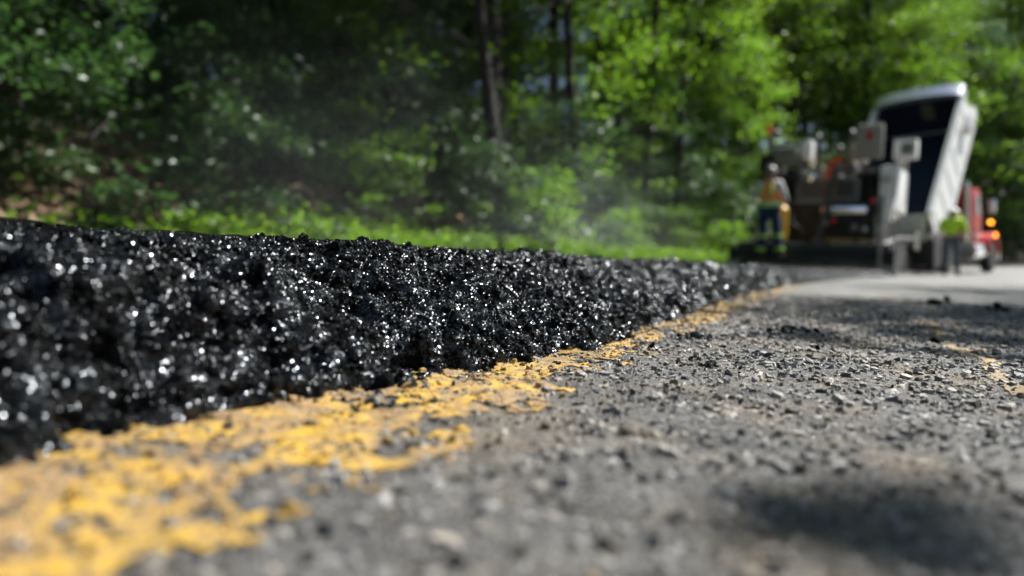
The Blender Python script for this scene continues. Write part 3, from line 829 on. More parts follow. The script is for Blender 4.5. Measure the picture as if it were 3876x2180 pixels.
# saplings on the bank
taken = []
cnt = 0
for _ in range(5000):
    x = rs.uniform(-24, 8); y = rs.uniform(0, 34); u = uof(x, y)
    if u > -6.0 or u < -15 or not in_view(x, y, .5) or (y < 7.5 and rs.random() < .5): continue
    if not spot_ok(x, y, 1.15): continue
    cnt += 1
    if cnt > 95: break
    k = rs.randrange(4) if y > 7.5 else rs.choice((0, 0, 3, 1)); z = zone(x, y)
    plant(SAPS, k, 'sapling', x, y, rs.uniform(.75, 1.25), 'thin %s sapling %s, %s' % (TONE['sapling'][k], z, 'near the verge' if u > -8 else ('midway up the wood' if u > -11.5 else 'deep in the wood')), 'sapling', 'saplings ' + z)
taken = []; cnt = 0
for _ in range(4000):
    x = rs.uniform(2, 38); y = rs.uniform(33, 62); u = uof(x, y)
    if u > -5.6 or u < -15 or not in_view(x, y, .5) or px_of(x, y) < 1850: continue
    if not spot_ok(x, y, 1.5): continue
    cnt += 1
    if cnt > 46: break
    k = rs.randrange(4); z = zone(x, y)
    plant(SAPS, k, 'sapling', x, y, rs.uniform(1.2, 1.9), 'tall %s sapling %s, %s' % (TONE['sapling'][k], z, 'at the road edge' if u > -8 else ('second row' if u > -11 else 'third row')), 'sapling', 'saplings ' + z)
taken = []; cnt = 0
for _ in range(6000):
    x = rs.uniform(-16, 22); y = rs.uniform(.5, 42); u = uof(x, y)
    if u > -5.1 or u < -10 or not in_view(x, y, .3) or (y < 7.5 and rs.random() < .4): continue
    if not spot_ok(x, y, .75 if u > -7.5 else 1.0): continue
    cnt += 1
    if cnt > 130: break
    k = rs.randrange(3) if y > 7 else rs.choice((0, 2, 2)); z = zone(x, y)
    plant(SHRUBS, k, 'shrub', x, y, rs.uniform(.7, 1.3), '%s shrub %s, %s' % (TONE['shrub'][k], z, 'by the verge' if u > -6.6 else ('a step up the bank' if u > -8.2 else 'back among the saplings')), 'shrub', 'shrubs ' + z, sink=.03)

# uncountable low plants and grass of the verge
rg = np.random.default_rng(77)
N = 2600
Y = 1.5 + 33 * rg.random(N) ** .8; U = -4.7 - rg.gamma(2.0, 1.7, N); X = U + curve(Y)
C = np.c_[X, Y, ground_z(X, Y) + rg.uniform(.05, .32, N)]
V, F = leaf_arrays(C, .16, 12, .085, rg, .5)
o = link('ground_cover', np_mesh('ground_cover', V, F), M['leaf']); tag(o, 'low leafy ground cover spread over the bank', 'ground cover', kind='stuff')
N = 30000
Y = 1.0 + 27 * rg.random(N) ** 1.2; U = -4.0 - np.abs(rg.normal(.25, .55, N)); X = U + curve(Y)
kp = (1.5 * vnoise(X * .9, Y * .9, 0, 12) + .5 * np.clip(Y - 5.0, -3, .4)) > rg.uniform(-.05, .85, N); X, Y = X[kp], Y[kp]; N = len(X)
Z = ground_z(X, Y)
h = rg.uniform(.10, .34, N) * (1 + .5 * vnoise(X * 1.3, Y * 1.3, 0, 3)); a = rg.uniform(0, 6.28, N); w_ = rg.uniform(.003, .007, N)
bx = np.stack([np.cos(a), np.sin(a), np.zeros(N)], -1); ln = np.stack([-np.sin(a), np.cos(a), np.zeros(N)], -1) * (h * rg.uniform(.1, .7, N))[:, None]
p0 = np.c_[X, Y, Z - .02]; up = np.array([0, 0, 1.0])
V = np.stack([p0 - bx * w_[:, None], p0 + bx * w_[:, None], p0 + bx * w_[:, None] * .7 + up * (h * .6)[:, None] + ln * .35, p0 - bx * w_[:, None] * .7 + up * (h * .6)[:, None] + ln * .35, p0 + up * h[:, None] + ln], 1).reshape(-1, 3)
b = (np.arange(N) * 5)[:, None]
F = np.concatenate([b + np.array([[0, 1, 2]]), b + np.array([[0, 2, 3]]), b + np.array([[3, 2, 4]])], 1).reshape(-1, 3)
o = link('verge_grass', np_mesh('verge_grass', V, F), M['grass']); tag(o, 'sunlit green grass along the far edge of the mat', 'grass', kind='stuff')
N = 700
Y = rg.uniform(4, 20, N); U = -4.5 - np.abs(rg.normal(.2, .5, N)); X = U + curve(Y)
C = np.c_[X, Y, ground_z(X, Y) + rg.uniform(.08, .42, N)]
V, F = leaf_arrays(C, .10, 14, .075, rg, .55)
o = link('verge_weeds', np_mesh('verge_weeds', V, F), M['leaf3']); tag(o, 'bright sunlit weeds standing in the verge grass', 'weeds', kind='stuff')

# ------------------------------------------------------------------ asphalt paver
def wheel_parts(parent, x, y, r, wd, side, dual=False):
    Mx = Matrix.Translation((x, y, r)) @ Matrix.Rotation(R(90), 4, 'Y')
    h = wd / 2
    w_ = MB().lathe([(r * .60, -h), (r * .86, -h), (r * .97, -h * .82), (r, -h * .5), (r, h * .5), (r * .97, h * .82), (r * .86, h), (r * .60, h)], Mx, 28).build('wheel', M['rubber'], parent, True)
    MB().lathe([(.02, h * .35), (r * .22, h * .95), (r * .30, h * .45), (r * .5, h * .5), (r * .61, h * 1.02), (r * .61, -h * 1.02), (r * .5, -h * .5), (.02, -h * .5)] if side > 0 else
               [(.02, h * .5), (r * .5, h * .5), (r * .61, h * 1.02), (r * .61, -h * 1.02), (r * .5, -h * .5), (r * .30, -h * .45), (r * .22, -h * .95), (.02, -h * .35)], Mx, 24).build('rim', M['chrome'], w_, True)

ax, ay = cam_xy(5.80, 13.5)
PAV_H = R(-(38 - CAM_AZ))
pv = empty('asphalt_paver', (ax, ay, float(mat_top_z(ax, ay)) - .004), PAV_H)
pv.rotation_euler = (0, math.atan(SUPER), PAV_H)
tag(pv, 'cream and black tracked asphalt paver laying the mat behind a dump truck', 'paver')
# screed
sc_ = MB().box((0, .42, .19), (3.0, .74, .34), .02).box((0, .10, .10), (2.96, .16, .18), .015).build('screed', M['black'], pv)
MB().box((0, -.004, .045), (3.02, .05, .09), .008).build('trailing_edge', M['steel'], sc_)
MB().box((-.0, .40, .43), (2.9, .60, .12), .02).build('screed_cover', M['dark'], sc_)
for x in (-1.53, 1.53):
    MB().box((x, .45, .19), (.04, 1.0, .36), .01).box((x, .05, .36), (.05, .25, .10), .01).build('end_gate', M['rubber'], sc_)
    MB().tube([(x, .1, .35), (x, .1, .95), (x * .97, .16, 1.02)], .022, 8).build('crank_handle', M['steel'], sc_)
wk = MB().box((0, -.20, .125), (2.7, .36, .035), .006)
for x in (-1.2, -.4, .4, 1.2): wk.box((x, -.06, .075), (.05, .3, .07), .005)
wk.build('walkway', M['dark'], pv)
MB().box((-.33, -.43, .07), (.04, .04, .02)).build('bracket', M['dark'], pv)
for x in (-1.0, -.5, 0, .5, 1.0):
    MB().box((x, .42, .50), (.30, .42, .035), .008).build('heater_lid', M['dark'], sc_)
# tow arms, auger
for s in (-1, 1):
    MB().tube([(s * 1.25, .55, .45), (s * 1.33, 1.6, .62), (s * 1.36, 3.4, .68)], .075, 8).build('tow_arm', M['black'], pv)
    MB().tube([(s * 1.2, .55, .52), (s * 1.14, .95, 1.45)], [.05, .05], 8).build('lift_cylinder', M['steel'], pv)
ag = MB().tube([(-1.4, 1.15, .26), (1.4, 1.15, .26)], .05, 8)
for k in range(28):
    x = -1.35 + k * .1; ag.box((x, 1.15, .26), (.018, .36, .36), 0, ('X', k * .5))
ag.build('auger', M['black'], pv)
# tracks
for s in (-1, 1):
    tr = MB().prism([(1.5, .12), (1.75, 0), (4.2, 0), (4.5, .16), (4.5, .46), (4.25, .64), (1.8, .66), (1.5, .48)], s * 1.0 - .16, s * 1.0 + .16, 'x', .03).build('track', M['rubber'], pv)
    for y in (1.85, 2.5, 3.1, 3.7, 4.2):
        MB().lathe([(.02, -.18), (.17, -.18), (.17, .18), (.02, .18)], Matrix.Translation((s * 1.0, y, .24)) @ Matrix.Rotation(R(90), 4, 'Y'), 16).build('road_wheel', M['dark'], tr, True)
# tractor body
MB().box((0, 2.8, .95), (1.7, 2.9, .75), .04).build('chassis', M['black'], pv)
MB().box((0, 1.32, .98), (1.9, .10, .80), .02).build('rear_bulkhead', M['black'], pv)
MB().box((-.36, 2.7, 1.72), (.86, 1.7, .74), .07).box((-.36, 1.95, 1.40), (.9, .3, .24), .03).build('engine_hood', M['cream'], pv, True)
gl = MB()
for k in range(7): gl.box((-.36, 1.835, 1.50 + k * .065), (.6, .02, .035), .004)
gl.build('grille', M['dark'], pv)
MB().box((.30, 2.2, 1.58), (.56, 1.2, .72), .05).build('engine_panel', M['greygreen'], pv, True)
MB().box((.30, 1.59, 1.70), (.34, .012, .32), .004).build('panel_hatch', M['dark'], pv)
MB().box((1.12, 2.1, 1.66), (.30, 1.45, .92), .06).box((1.14, 1.40, 1.22), (.20, .22, .50), .05).build('side_tank', M['white'], pv, True)
MB().box((1.10, 1.32, 1.83), (.20, .03, .10), .01).build('tank_latch', M['steel'], pv)
MB().box((-1.10, 2.1, 1.40), (.34, 1.45, .62), .06).build('side_locker', M['black'], pv, True)
MB().box((.38, 1.22, 1.20), (.86, .12, .16), .03).build('heat_shield', M['chrome'], pv, True)
MB().box((.36, 1.10, .58), (1.0, .30, .05), .01).build('step', M['yellow_p'], pv)
MB().lathe([(.01, -.05), (.055, -.05), (.06, 0), (.04, .03), (.01, .035)], Matrix.Translation((.22, 1.05, .98)) @ Matrix.Rotation(R(90), 4, 'X'), 14).build('tail_lamp', M['redlens'], pv, True)
MB().lathe([(.01, -.05), (.055, -.05), (.06, 0), (.04, .03), (.01, .035)], Matrix.Translation((.92, 1.12, 1.38)) @ Matrix.Rotation(R(90), 4, 'X'), 14).build('tail_lamp', M['redlens'], pv, True)
for x, z in ((.62, .82), (.80, .80), (.05, .92), (1.02, .55)):
    MB().lathe([(.01, -.06), (.07, -.06), (.08, .0), (.05, .05), (.01, .055)], Matrix.Translation((x, .98, z)) @ Matrix.Rotation(R(90), 4, 'X'), 16).build('hydraulic_fitting', M['steel'], pv, True)
for k, (x0, x1) in enumerate(((-.6, -.3), (-.2, .1), (.5, .7), (.8, .75))):
    MB().tube([(x0, 1.22, 1.2), (x0 + .02, .95, .95), (x1, .85, .72), (x1, .7, .5)], .02, 7).build('hose', M['rubber'], pv)
MB().tube([(1.30, -.05, .05), (1.30, .0, 1.1)], .035, 8).box((1.30, -.03, .72), (.12, .1, .2), .02).build('screed_post', M['steel'], pv)
# operator deck
MB().box((.72, 2.5, 1.78), (.36, 1.0, .78), .05).build('exhaust_box', M['black'], pv)
MB().box((-1.02, 2.55, 1.98), (.46, .7, .56), .05).build('tool_box', M['black'], pv)
MB().box((.02, 2.9, 2.22), (.5, .7, .24), .04).build('air_box', M['dark'], pv)
MB().box((0, 2.0, 1.36), (2.4, 1.2, .05), .01).build('deck', M['dark'], pv)
for s, x, fl in ((1, .74, True), (-1, -.92, False)):
    seat = MB().box((x, 1.72, 1.98), (.46, .46, .12), .04).build('seat', M['black'], pv, True)
    MB().box((x, 1.45, 2.62 if fl else 2.42), (.50, .14, .72 if fl else .40), .06, ('X', R(6))).build('backrest', M['cream'] if fl else M['greygreen'], seat, True)
    MB().tube([(x, 1.74, 1.4), (x, 1.74, 1.95)], .07, 10).build('pedestal', M['black'], seat)
    if fl: MB().box((x, 1.366, 2.74), (.13, .012, .16), .004, ('X', R(6))).build('emblem', M['redmark'], seat)
cs = MB().box((1.32, 2.0, 2.50), (.42, .30, .40), .05).build('console', M['white'], pv, True)
MB().box((1.36, 1.845, 2.50), (.22, .012, .22), .01).build('screen', M['greygreen'], cs)
MB().tube([(1.22, 2.05, 1.4), (1.16, 2.05, 2.0), (1.28, 2.02, 2.35)], .06, 10).build('console_arm', M['white'], cs)
cs = MB().box((-1.02, 1.9, 2.62), (.80, .34, .34), .06).build('console', M['cream'], pv, True)
MB().box((-.58, 1.88, 2.60), (.18, .44, .40), .05).build('console_box', M['white'], cs, True)
MB().box((-1.34, 1.9, 2.02), (.46, .5, 1.0), .05).build('console_base', M['black'], cs, True)
MB().box((-.72, 1.86, 2.0), (.12, .12, .9), .02).build('console_arm', M['greygreen'], cs)
MB().tube([(-1.42, 2.0, 2.7), (-1.42, 2.0, 3.05)], .07, 10).build('beacon_post', M['cream'], pv)
MB().lathe([(.01, 0), (.075, 0), (.075, .10), (.05, .14), (.01, .15)], Matrix.Translation((-1.50, 1.98, 3.06)), 16).build('beacon', M['amber'], pv, True)
MB().lathe([(.01, -.06), (.08, -.06), (.085, .05), (.06, .09), (.01, .1)], Matrix.Translation((-1.30, 1.98, 3.03)) @ Matrix.Rotation(R(90), 4, 'X'), 16).build('work_lamp', M['dark'], pv, True)
for x, z1 in ((-.38, 2.98), (.30, 3.02), (.08, 2.7)):
    MB().tube([(x, 1.95, 1.4), (x, 1.95, z1)], .032, 8).build('post', M['dark'], pv)
    MB().lathe([(.01, -.05), (.07, -.05), (.075, .05), (.05, .09), (.01, .1)], Matrix.Translation((x, 1.90, z1 - .12)) @ Matrix.Rotation(R(90), 4, 'X'), 14).build('work_lamp', M['dark'], pv, True)
MB().box((.36, 1.95, 2.52), (.18, .2, .36), .03).build('control_box', M['cream'], pv, True)
for z in (2.42, 2.28):
    MB().lathe([(.01, -.05), (.065, -.05), (.07, .05), (.01, .07)], Matrix.Translation((.50, 1.78, z)) @ Matrix.Rotation(R(90), 4, 'X'), 14).build('gauge', M['chrome'], pv, True)
MB().lathe([(.01, -.05), (.075, -.05), (.08, .05), (.01, .08)], Matrix.Translation((.60, 1.70, 2.26)) @ Matrix.Rotation(R(90), 4, 'X'), 14).build('gauge', M['silver'], pv, True)
MB().lathe([(.01, -.06), (.09, -.06), (.10, .06), (.01, .09)], Matrix.Translation((-.44, 1.70, 1.98)) @ Matrix.Rotation(R(90), 4, 'X'), 16).build('air_cleaner', M['chrome'], pv, True)
MB().prism([(-.02, 2.32), (.22, 2.38), (.08, 1.98), (-.14, 1.94)], 1.60, 1.62, 'y').build('warning_flag', M['orange'], pv)
MB().tube([(-.22, 1.9, 1.40), (-.16, 1.9, 2.4)], .022, 8).build('flag_pole', M['dark'], pv)
MB().tube([(.0, .75, .5), (.12, 1.5, 2.2)], .06, 8).build('stay', M['dark'], pv)
MB().tube([(-.62, .35, .5), (-.62, .35, .62), (-.62, .35, 1.18), (-.62, .35, 1.26)], [.11, .13, .13, .06], 14).build('gas_bottle', M['yellow_p'], pv, True)
for s in (-1, 1):
    MB().tube([(s * 1.26, 1.4, 1.4), (s * 1.26, 1.4, 2.3), (s * 1.26, 2.6, 2.3), (s * 1.26, 2.6, 1.4)], .022, 8).build('handrail', M['steel'], pv)
# hopper
MB().box((0, 4.9, .62), (2.3, 1.5, .10), .02).build('hopper_floor', M['black'], pv)
for s in (-1, 1):
    MB().prism([(4.2, .5), (5.7, .45), (5.7, .80), (4.2, .95)], s * 1.28 - .03, s * 1.28 + .03, 'x', .01).build('hopper_wing', M['cream'], pv)
MB().tube([(-.9, 5.85, .45), (.9, 5.85, .45)], .09, 12).build('push_roller', M['steel'], pv)

# ------------------------------------------------------------------ dump truck, bed raised
TRK_AZ = 45.7
ox, oy = cam_xy(10.70, 18.64)
tk = empty('dump_truck', (ox, oy, float(road_z(ox, oy)) + .003), R(-(TRK_AZ - CAM_AZ)))
tag(tk, 'red cabbed dump truck with its white bed raised over the paver', 'truck')
HY, HZ, TILT, BL, BW, BH = -1.0, .63, R(49), 4.62, 1.06, 1.2
MB_ = Matrix.Translation((0, HY, HZ)) @ Matrix.Rotation(TILT, 4, 'X')     # bed space: x right, y to the front, z up from the floor
bed = MB()
for s in (-1, 1):
    bed.prism([(-.05, -.02), (BL, -.02), (BL, BH), (-.05, BH - .03)], s * BW - .035, s * BW + .035, 'x', .01)
bed.box((0, BL / 2, -.06), (2 * BW - .08, BL, .08), .01)
bed = bed.build('bed', M['white'], tk, False, MB_)
lin = MB().box((0, BL / 2 - .05, .004), (2 * BW - .10, BL - .2, .012), 0)
for s in (-1, 1): lin.box((s * (BW - .048), BL / 2 - .02, BH * .46), (.014, BL - .12, BH * .90), 0)
lin.build('bed_liner', M['navy'], bed, False, MB_)
# front wall with arched top and curved metal shield
arc = [(-BW + .036, -.02)] + [(-(BW - .036) * math.cos(math.pi * k / 16), BH + .10 + .13 * math.sin(math.pi * k / 16)) for k in range(17)] + [(BW - .036, -.02)]
MB().prism(arc, BL - .05, BL, 'y').build('front_wall', M['navy'], bed, False, MB_)
sh = []
for k in range(17):
    c_, s_ = -(BW + .06) * math.cos(math.pi * k / 16), BH + .12 + .15 * math.sin(math.pi * k / 16)
    sh.append((c_, s_))
ring = sh + [(x * .97, z - .15) for x, z in sh[::-1]]
MB().prism(ring, BL - .30, BL + .12, 'y').build('tarp_bow', M['band_metal'], bed, True, MB_)
for s in (-1, 1):
    MB().box((s * (BW + .02), BL / 2, BH + .02), (.13, BL + .05, .10), .02).build('top_rail', M['white'], bed, False, MB_)
    MB().box((s * (BW + .06), BL / 2, .02), (.10, BL, .16), .02).build('bottom_rail', M['white'], bed, False, MB_)
    for k in range(6):
        MB().box((s * (BW + .040), .25 + k * .78, BH / 2), (.022, .07, BH - .12), .008).build('rib', M['white'], bed, False, MB_)
    MB().box((s * (BW + .12), BL - .45, .55), (.22, .8, .30), .05).build('tarp_motor_box', M['white'], bed, True, MB_)
MB().box((.15, BL - .06, .75), (.30, .05, .55), .01).build('wall_patch', M['greygreen'], bed, False, MB_)
tgy = HY - BH * math.sin(TILT) - .02; tgz = HZ + BH * math.cos(TILT)
tg = MB().box((0, tgy - .03, tgz - .66), (2 * BW - .1, .06, 1.30), .02).build('tailgate', M['tailgate'], tk)
for x in (-.85, -.4, .05, .5, .92): MB().box((x, tgy - .068, tgz - .66), (.10, .02, 1.22), .008).build('tailgate_rib', M['tailgate'], tg, True)
# frame
MB().box((-.42, 2.3, .70), (.10, 7.0, .22), .01).box((.42, 2.3, .70), (.10, 7.0, .22), .01).box((0, -.9, .62), (.9, .2, .2), .01).build('chassis', M['black'], tk)
MB().tube([(0, 1.6, .85), (0, 2.02, 2.6), (0, 2.1, 3.0)], [.11, .11, .07], 12).build('hoist', M['steel'], tk)
for y in (-1.5, -.35):
    for s in (-1, 1):
        wheel_parts(tk, s * 1.02, y, .50, .26, s); wheel_parts(tk, s * .72, y, .50, .26, s)
for s in (-1, 1):
    wheel_parts(tk, s * 1.0, 4.65, .50, .28, s)
    MB().box((s * .98, -2.06, .45), (.50, .02, .62), .004).build('mud_flap', M['rubber'], tk)
    MB().box((s * 1.08, -.98, .98), (.12, .05, .10), .01).build('tail_lamp', M['redlens'], tk)
    MB().box((s * 1.12, -1.00, 1.16), (.10, .05, .10), .01).build('marker_lamp', M['amber'], tk)
    MB().tube([(s * .92, 2.4, .62), (s * .92, 3.35, .62)], .27, 20).build('fuel_tank', M['chrome'], tk, True)
MB().box((0, -.98, .62), (2.2, .08, .12), .01).build('rear_bumper', M['black'], tk)
CB = 2.8
cabm = MB().prism([(CB, .95), (CB, 2.36), (CB + .10, 2.48), (CB + .95, 2.48), (CB + 1.2, 1.85), (CB + 1.25, .95)], -.96, .96, 'x', .05).build('cab', M['red'], tk, True)
MB().box((0, CB - .004, 2.0), (1.1, .02, .34), .01).build('rear_window', M['glass'], cabm)
for s in (-1, 1):
    MB().prism([(CB + .40, 1.72), (CB + .40, 2.28), (CB + .86, 2.28), (CB + 1.06, 1.76)], s * .955 - .02, s * .955 + .02, 'x').build('side_window', M['glass'], cabm)
    MB().prism([(CB + .32, 1.0), (CB + .32, 1.68), (CB + 1.12, 1.68), (CB + 1.14, 1.0)], s * .96 - .015, s * .96 + .015, 'x', .01).build('door', M['red'], cabm)
    MB().box((s * .985, CB + .42, 1.6), (.03, .14, .04), .008).build('door_handle', M['chrome'], cabm)
    MB().tube([(s * .95, CB + 1.05, 2.15), (s * 1.20, CB + 1.15, 2.15), (s * 1.20, CB + 1.15, 1.55), (s * .95, CB + 1.05, 1.55)], .018, 7).build('mirror_bracket', M['black'], tk)
    mr = MB().box((s * 1.22, CB + 1.15, 1.98), (.20, .08, .40), .02).build('mirror', M['chrome'], tk, True)
    MB().lathe([(.01, -.03), (.058, -.03), (.058, .01), (.04, .03), (.01, .035)], Matrix.Translation((s * 1.22, CB + 1.10, 1.50)) @ Matrix.Rotation(R(90), 4, 'X'), 16).build('marker_lamp', M['amber_lit'], tk, True)
    MB().tube([(s * .86, CB - .14, .9), (s * .86, CB - .14, 2.5), (s * .86, CB - .22, 2.6)], .075, 14).build('exhaust_stack', M['chrome'], tk, True)
MB().prism([(CB + 1.18, 1.0), (CB + 1.18, 1.66), (CB + 1.6, 1.60), (CB + 2.05, 1.46), (CB + 2.2, 1.26), (CB + 2.2, .8)], -.72, .72, 'x', .06).build('hood', M['red'], tk, True)
for s in (-1, 1):
    fa = [(4.65 + .72 * math.cos(R(q)), .50 + .72 * math.sin(R(q))) for q in range(10, 171, 20)]; fb = [(4.65 + .62 * math.cos(R(q)), .50 + .62 * math.sin(R(q))) for q in range(170, 9, -20)]
    MB().prism(fa + fb, s * .94 - .26, s * .94 + .26, 'x', .01).build('fender', M['red'], tk, True)
    MB().box((s * 1.0, 5.32, .98), (.22, .12, .18), .03).build('headlight', M['chrome'], tk, True)
    MB().lathe([(.01, -.03), (.058, -.03), (.058, .01), (.04, .03), (.01, .035)], Matrix.Translation((s * 1.215, 4.60, 1.14)) @ Matrix.Rotation(R(90 * s), 4, 'Y'), 16).build('marker_lamp', M['amber_lit'], tk, True)
    MB().box((s * 1.02, CB + .75, .55), (.22, .9, .06), .01).box((s * 1.02, CB + .75, .82), (.2, .9, .05), .01).build('cab_step', M['chrome'], tk)
MB().box((0, 5.38, 1.12), (1.1, .06, .60), .02).build('grille', M['chrome'], tk)
MB().box((0, 5.55, .55), (2.3, .16, .34), .05).build('front_bumper', M['chrome'], tk, True)

# ------------------------------------------------------------------ people
def skin(name, verts, edges, rad, mat, parent, sub=2, root=0):
    me = bpy.data.meshes.new(name); me.from_pydata([tuple(v) for v in verts], edges, [])
    o = bpy.data.objects.new(name, me); COL.objects.link(o)
    md = o.modifiers.new('skin', 'SKIN'); md.use_smooth_shade = True
    if not me.skin_vertices: return o
    for i, r in enumerate(rad):
        me.skin_vertices[0].data[i].radius = (r, r) if not isinstance(r, tuple) else r
    me.skin_vertices[0].data[root].use_root = True
    o.modifiers.new('sub', 'SUBSURF').levels = sub; o.modifiers['sub'].render_levels = sub
    dg = bpy.context.evaluated_depsgraph_get()
    m2 = bpy.data.meshes.new_from_object(o.evaluated_get(dg)); m2.name = name
    bpy.data.objects.remove(o, do_unlink=True); bpy.data.meshes.remove(me)
    m2.materials.clear(); m2.materials.append(mat)
    m2.polygons.foreach_set('use_smooth', [True] * len(m2.polygons))
    return link(name, m2, None, parent)

def person(loc, rz, J, wear, label, scale=1.0):
    """J: joints of the pose in metres; faces +y"""
    e = empty('person', loc, rz); e.scale = (scale,) * 3
    tag(e, label, 'person', 'road crew')
    v, ed, rd = [], [], []
    idx = {}
    def add(n, r, p=None):
        idx[n] = len(v); v.append(J[n]); rd.append(r)
        if p: ed.append((idx[p], idx[n]))
    add('pelvis', (.15, .11)); add('belly', (.145, .11), 'pelvis'); add('chest', (.165, .12), 'belly'); add('neck', .055, 'chest')
    add('skull', .088, 'neck'); add('crown', .080, 'skull')
    add('nose', .016, 'skull'); add('chin', .045, 'skull')
    for s in 'LR':
        add('ear' + s, .018, 'skull')
        add('sh' + s, .065, 'chest'); add('el' + s, .043, 'sh' + s); add('wr' + s, .029, 'el' + s); add('palm' + s, (.040, .020), 'wr' + s)
        pl = Vector(J['palm' + s]); dr = (pl - Vector(J['wr' + s])).normalized(); el = (Vector(J['wr' + s]) - Vector(J['el' + s])).normalized()
        side = dr.cross(Vector((0, 1, 0)) if abs(dr.y) < .8 else Vector((0, 0, 1))).normalized(); inw = side.cross(dr).normalized()
        for k, (off, L) in enumerate(((-.030, .070), (-.010, .082), (.010, .076), (.030, .060))):
            a = pl + side * off + dr * .03; b_ = a + dr * L * .55 + inw * .012; c_ = b_ + dr * L * .35 + inw * .03
            J['f%d%sa' % (k, s)] = a; J['f%d%sb' % (k, s)] = b_; J['f%d%sc' % (k, s)] = c_
            add('f%d%sa' % (k, s), .010, 'palm' + s); add('f%d%sb' % (k, s), .009, 'f%d%sa' % (k, s)); add('f%d%sc' % (k, s), .008, 'f%d%sb' % (k, s))
        J['th' + s] = pl - side * .05 + dr * -.005 + inw * .015; J['tj' + s] = pl - side * .065 + dr * .035 + inw * .03
        add('th' + s, .011, 'palm' + s); add('tj' + s, .009, 'th' + s)
        add('hip' + s, .095, 'pelvis'); add('kn' + s, .058, 'hip' + s); add('an' + s, .040, 'kn' + s); add('toe' + s, .036, 'an' + s)
    skin('body', v, ed, rd, M['skin'], e, 2)
    def chain(name, names, rads, mat, parent=e, extra=None, sub=2):
        vv, ee, rr, ix = [], [], [], {}
        for n, r, p in names:
            ix[n] = len(vv); vv.append(J[n] if isinstance(n, str) else n); rr.append(r)
            if p is not None: ee.append((ix[p], ix[n]))
        return skin(name, vv, ee, rr, mat, parent, sub)
    J['elL2'] = Vector(J['elL']).lerp(Vector(J['wrL']), wear.get('sleeve', .85)); J['elR2'] = Vector(J['elR']).lerp(Vector(J['wrR']), wear.get('sleeve', .85))
    chain('shirt', [('pelvis', (.165, .125), None), ('belly', (.165, .13), 'pelvis'), ('chest', (.185, .14), 'belly'), ('shL', .082, 'chest'), ('elL', .058, 'shL'), ('elL2', .046, 'elL'),
                    ('shR', .082, 'chest'), ('elR', .058, 'shR'), ('elR2', .046, 'elR')], None, wear['shirt'])
    J['cuffL'] = Vector(J['knL']).lerp(Vector(J['anL']), .93); J['cuffR'] = Vector(J['knR']).lerp(Vector(J['anR']), .93)
    tr = chain('trousers', [('pelvis', (.165, .13), None), ('hipL', .115, 'pelvis'), ('knL', .082, 'hipL'), ('cuffL', .072, 'knL'), ('hipR', .115, 'pelvis'), ('knR', .082, 'hipR'), ('cuffR', .072, 'knR')], None, wear['trousers'])
    for s in 'LR':
        a, k = Vector(J['an' + s]), Vector(J['toe' + s])
        heel = a + (a - k).normalized() * .05; heel.z = k.z
        J['heel' + s] = heel; J['top' + s] = a.lerp(Vector(J['kn' + s]), .25)
        chain('boot', [('an' + s, .058, None), ('top' + s, .060, 'an' + s), ('toe' + s, (.052, .042), 'an' + s), ('heel' + s, .046, 'an' + s)], None, M['boot'])
        for f in wear.get('leg_bands', ()):
            p = Vector(J['kn' + s]).lerp(Vector(J['an' + s]), f); q = Vector(J['kn' + s]).lerp(Vector(J['an' + s]), f + .12)
            MB().tube([p, p.lerp(q, .5), q], [.086, .090, .086], 16).build('leg_band', M['limeband'], tr, True)
    if 'vest' in wear:
        J['low'] = Vector(J['pelvis']).lerp(Vector(J['belly']), .35)
        J['vsL'] = Vector(J['chest']).lerp(Vector(J['shL']), .62); J['vsR'] = Vector(J['chest']).lerp(Vector(J['shR']), .62)
        vs = chain('vest', [('low', (.205, .158), None), ('belly', (.21, .162), 'low'), ('chest', (.235, .172), 'belly'), ('vsL', .11, 'chest'), ('vsR', .11, 'chest')], None, wear['vest'])
        c, b_, l = Vector(J['chest']), Vector(J['belly']), Vector(J['low'])
        def ring(p, rx, ry, hgt, nm, mt):
            prof = MB(); n = 28; vv = []
            ax = (c - l).normalized(); Mx = Matrix.Translation(p) @ ax.to_track_quat('Z', 'Y').to_matrix().to_4x4() @ Matrix.Diagonal((rx, ry, 1, 1))
            prof.lathe([(.985, -hgt / 2), (1.0, -hgt / 2), (1.0, hgt / 2), (.985, hgt / 2)], Mx, n); prof.build(nm, mt, vs, True)
        ring(l.lerp(b_, .02), .222, .178, .11, 'vest_band', M['limeband']); ring(l.lerp(b_, .02), .229, .185, .035, 'reflective_tape', M['silver'])
        for s, nm in ((-1, 'L'), (1, 'R')):
            q0 = Vector(J['vs' + nm]) + Vector((s * -.035, -.095, .015)); q1 = b_ + Vector((s * .085, -.155, .02))
            MB().tube([q0, q0.lerp(q1, .4) + Vector((0, -.045, 0)), q1], [.018, .024, .022], 8).build('vest_stripe', M['limeband'], vs, True)
    sk, cr = Vector(J['skull']), Vector(J['crown']); upv = (cr - sk).normalized()
    Mh = Matrix.Translation(sk + upv * .045) @ upv.to_track_quat('Z', 'Y').to_matrix().to_4x4()
    prof = [(.150, -.012), (.152, 0), (.122, .012), (.118, .05), (.100, .095), (.065, .125), (.02, .138), (.001, .139)]
    ht = MB().lathe(prof, Mh @ Matrix.Diagonal((1, 1.14, 1, 1)), 26).build('hard_hat', wear['hat'], e, True)
    MB().box((0, 0, .135), (.03, .20, .02), .008).build('hat_ridge', wear['hat'], ht, True, Mh)
    MB().lathe([(.085, -.07), (.096, -.03), (.100, .02), (.09, .05)], Mh @ Matrix.Translation((0, -.012, 0)), 20).build('hair', M['hair'], e, True)
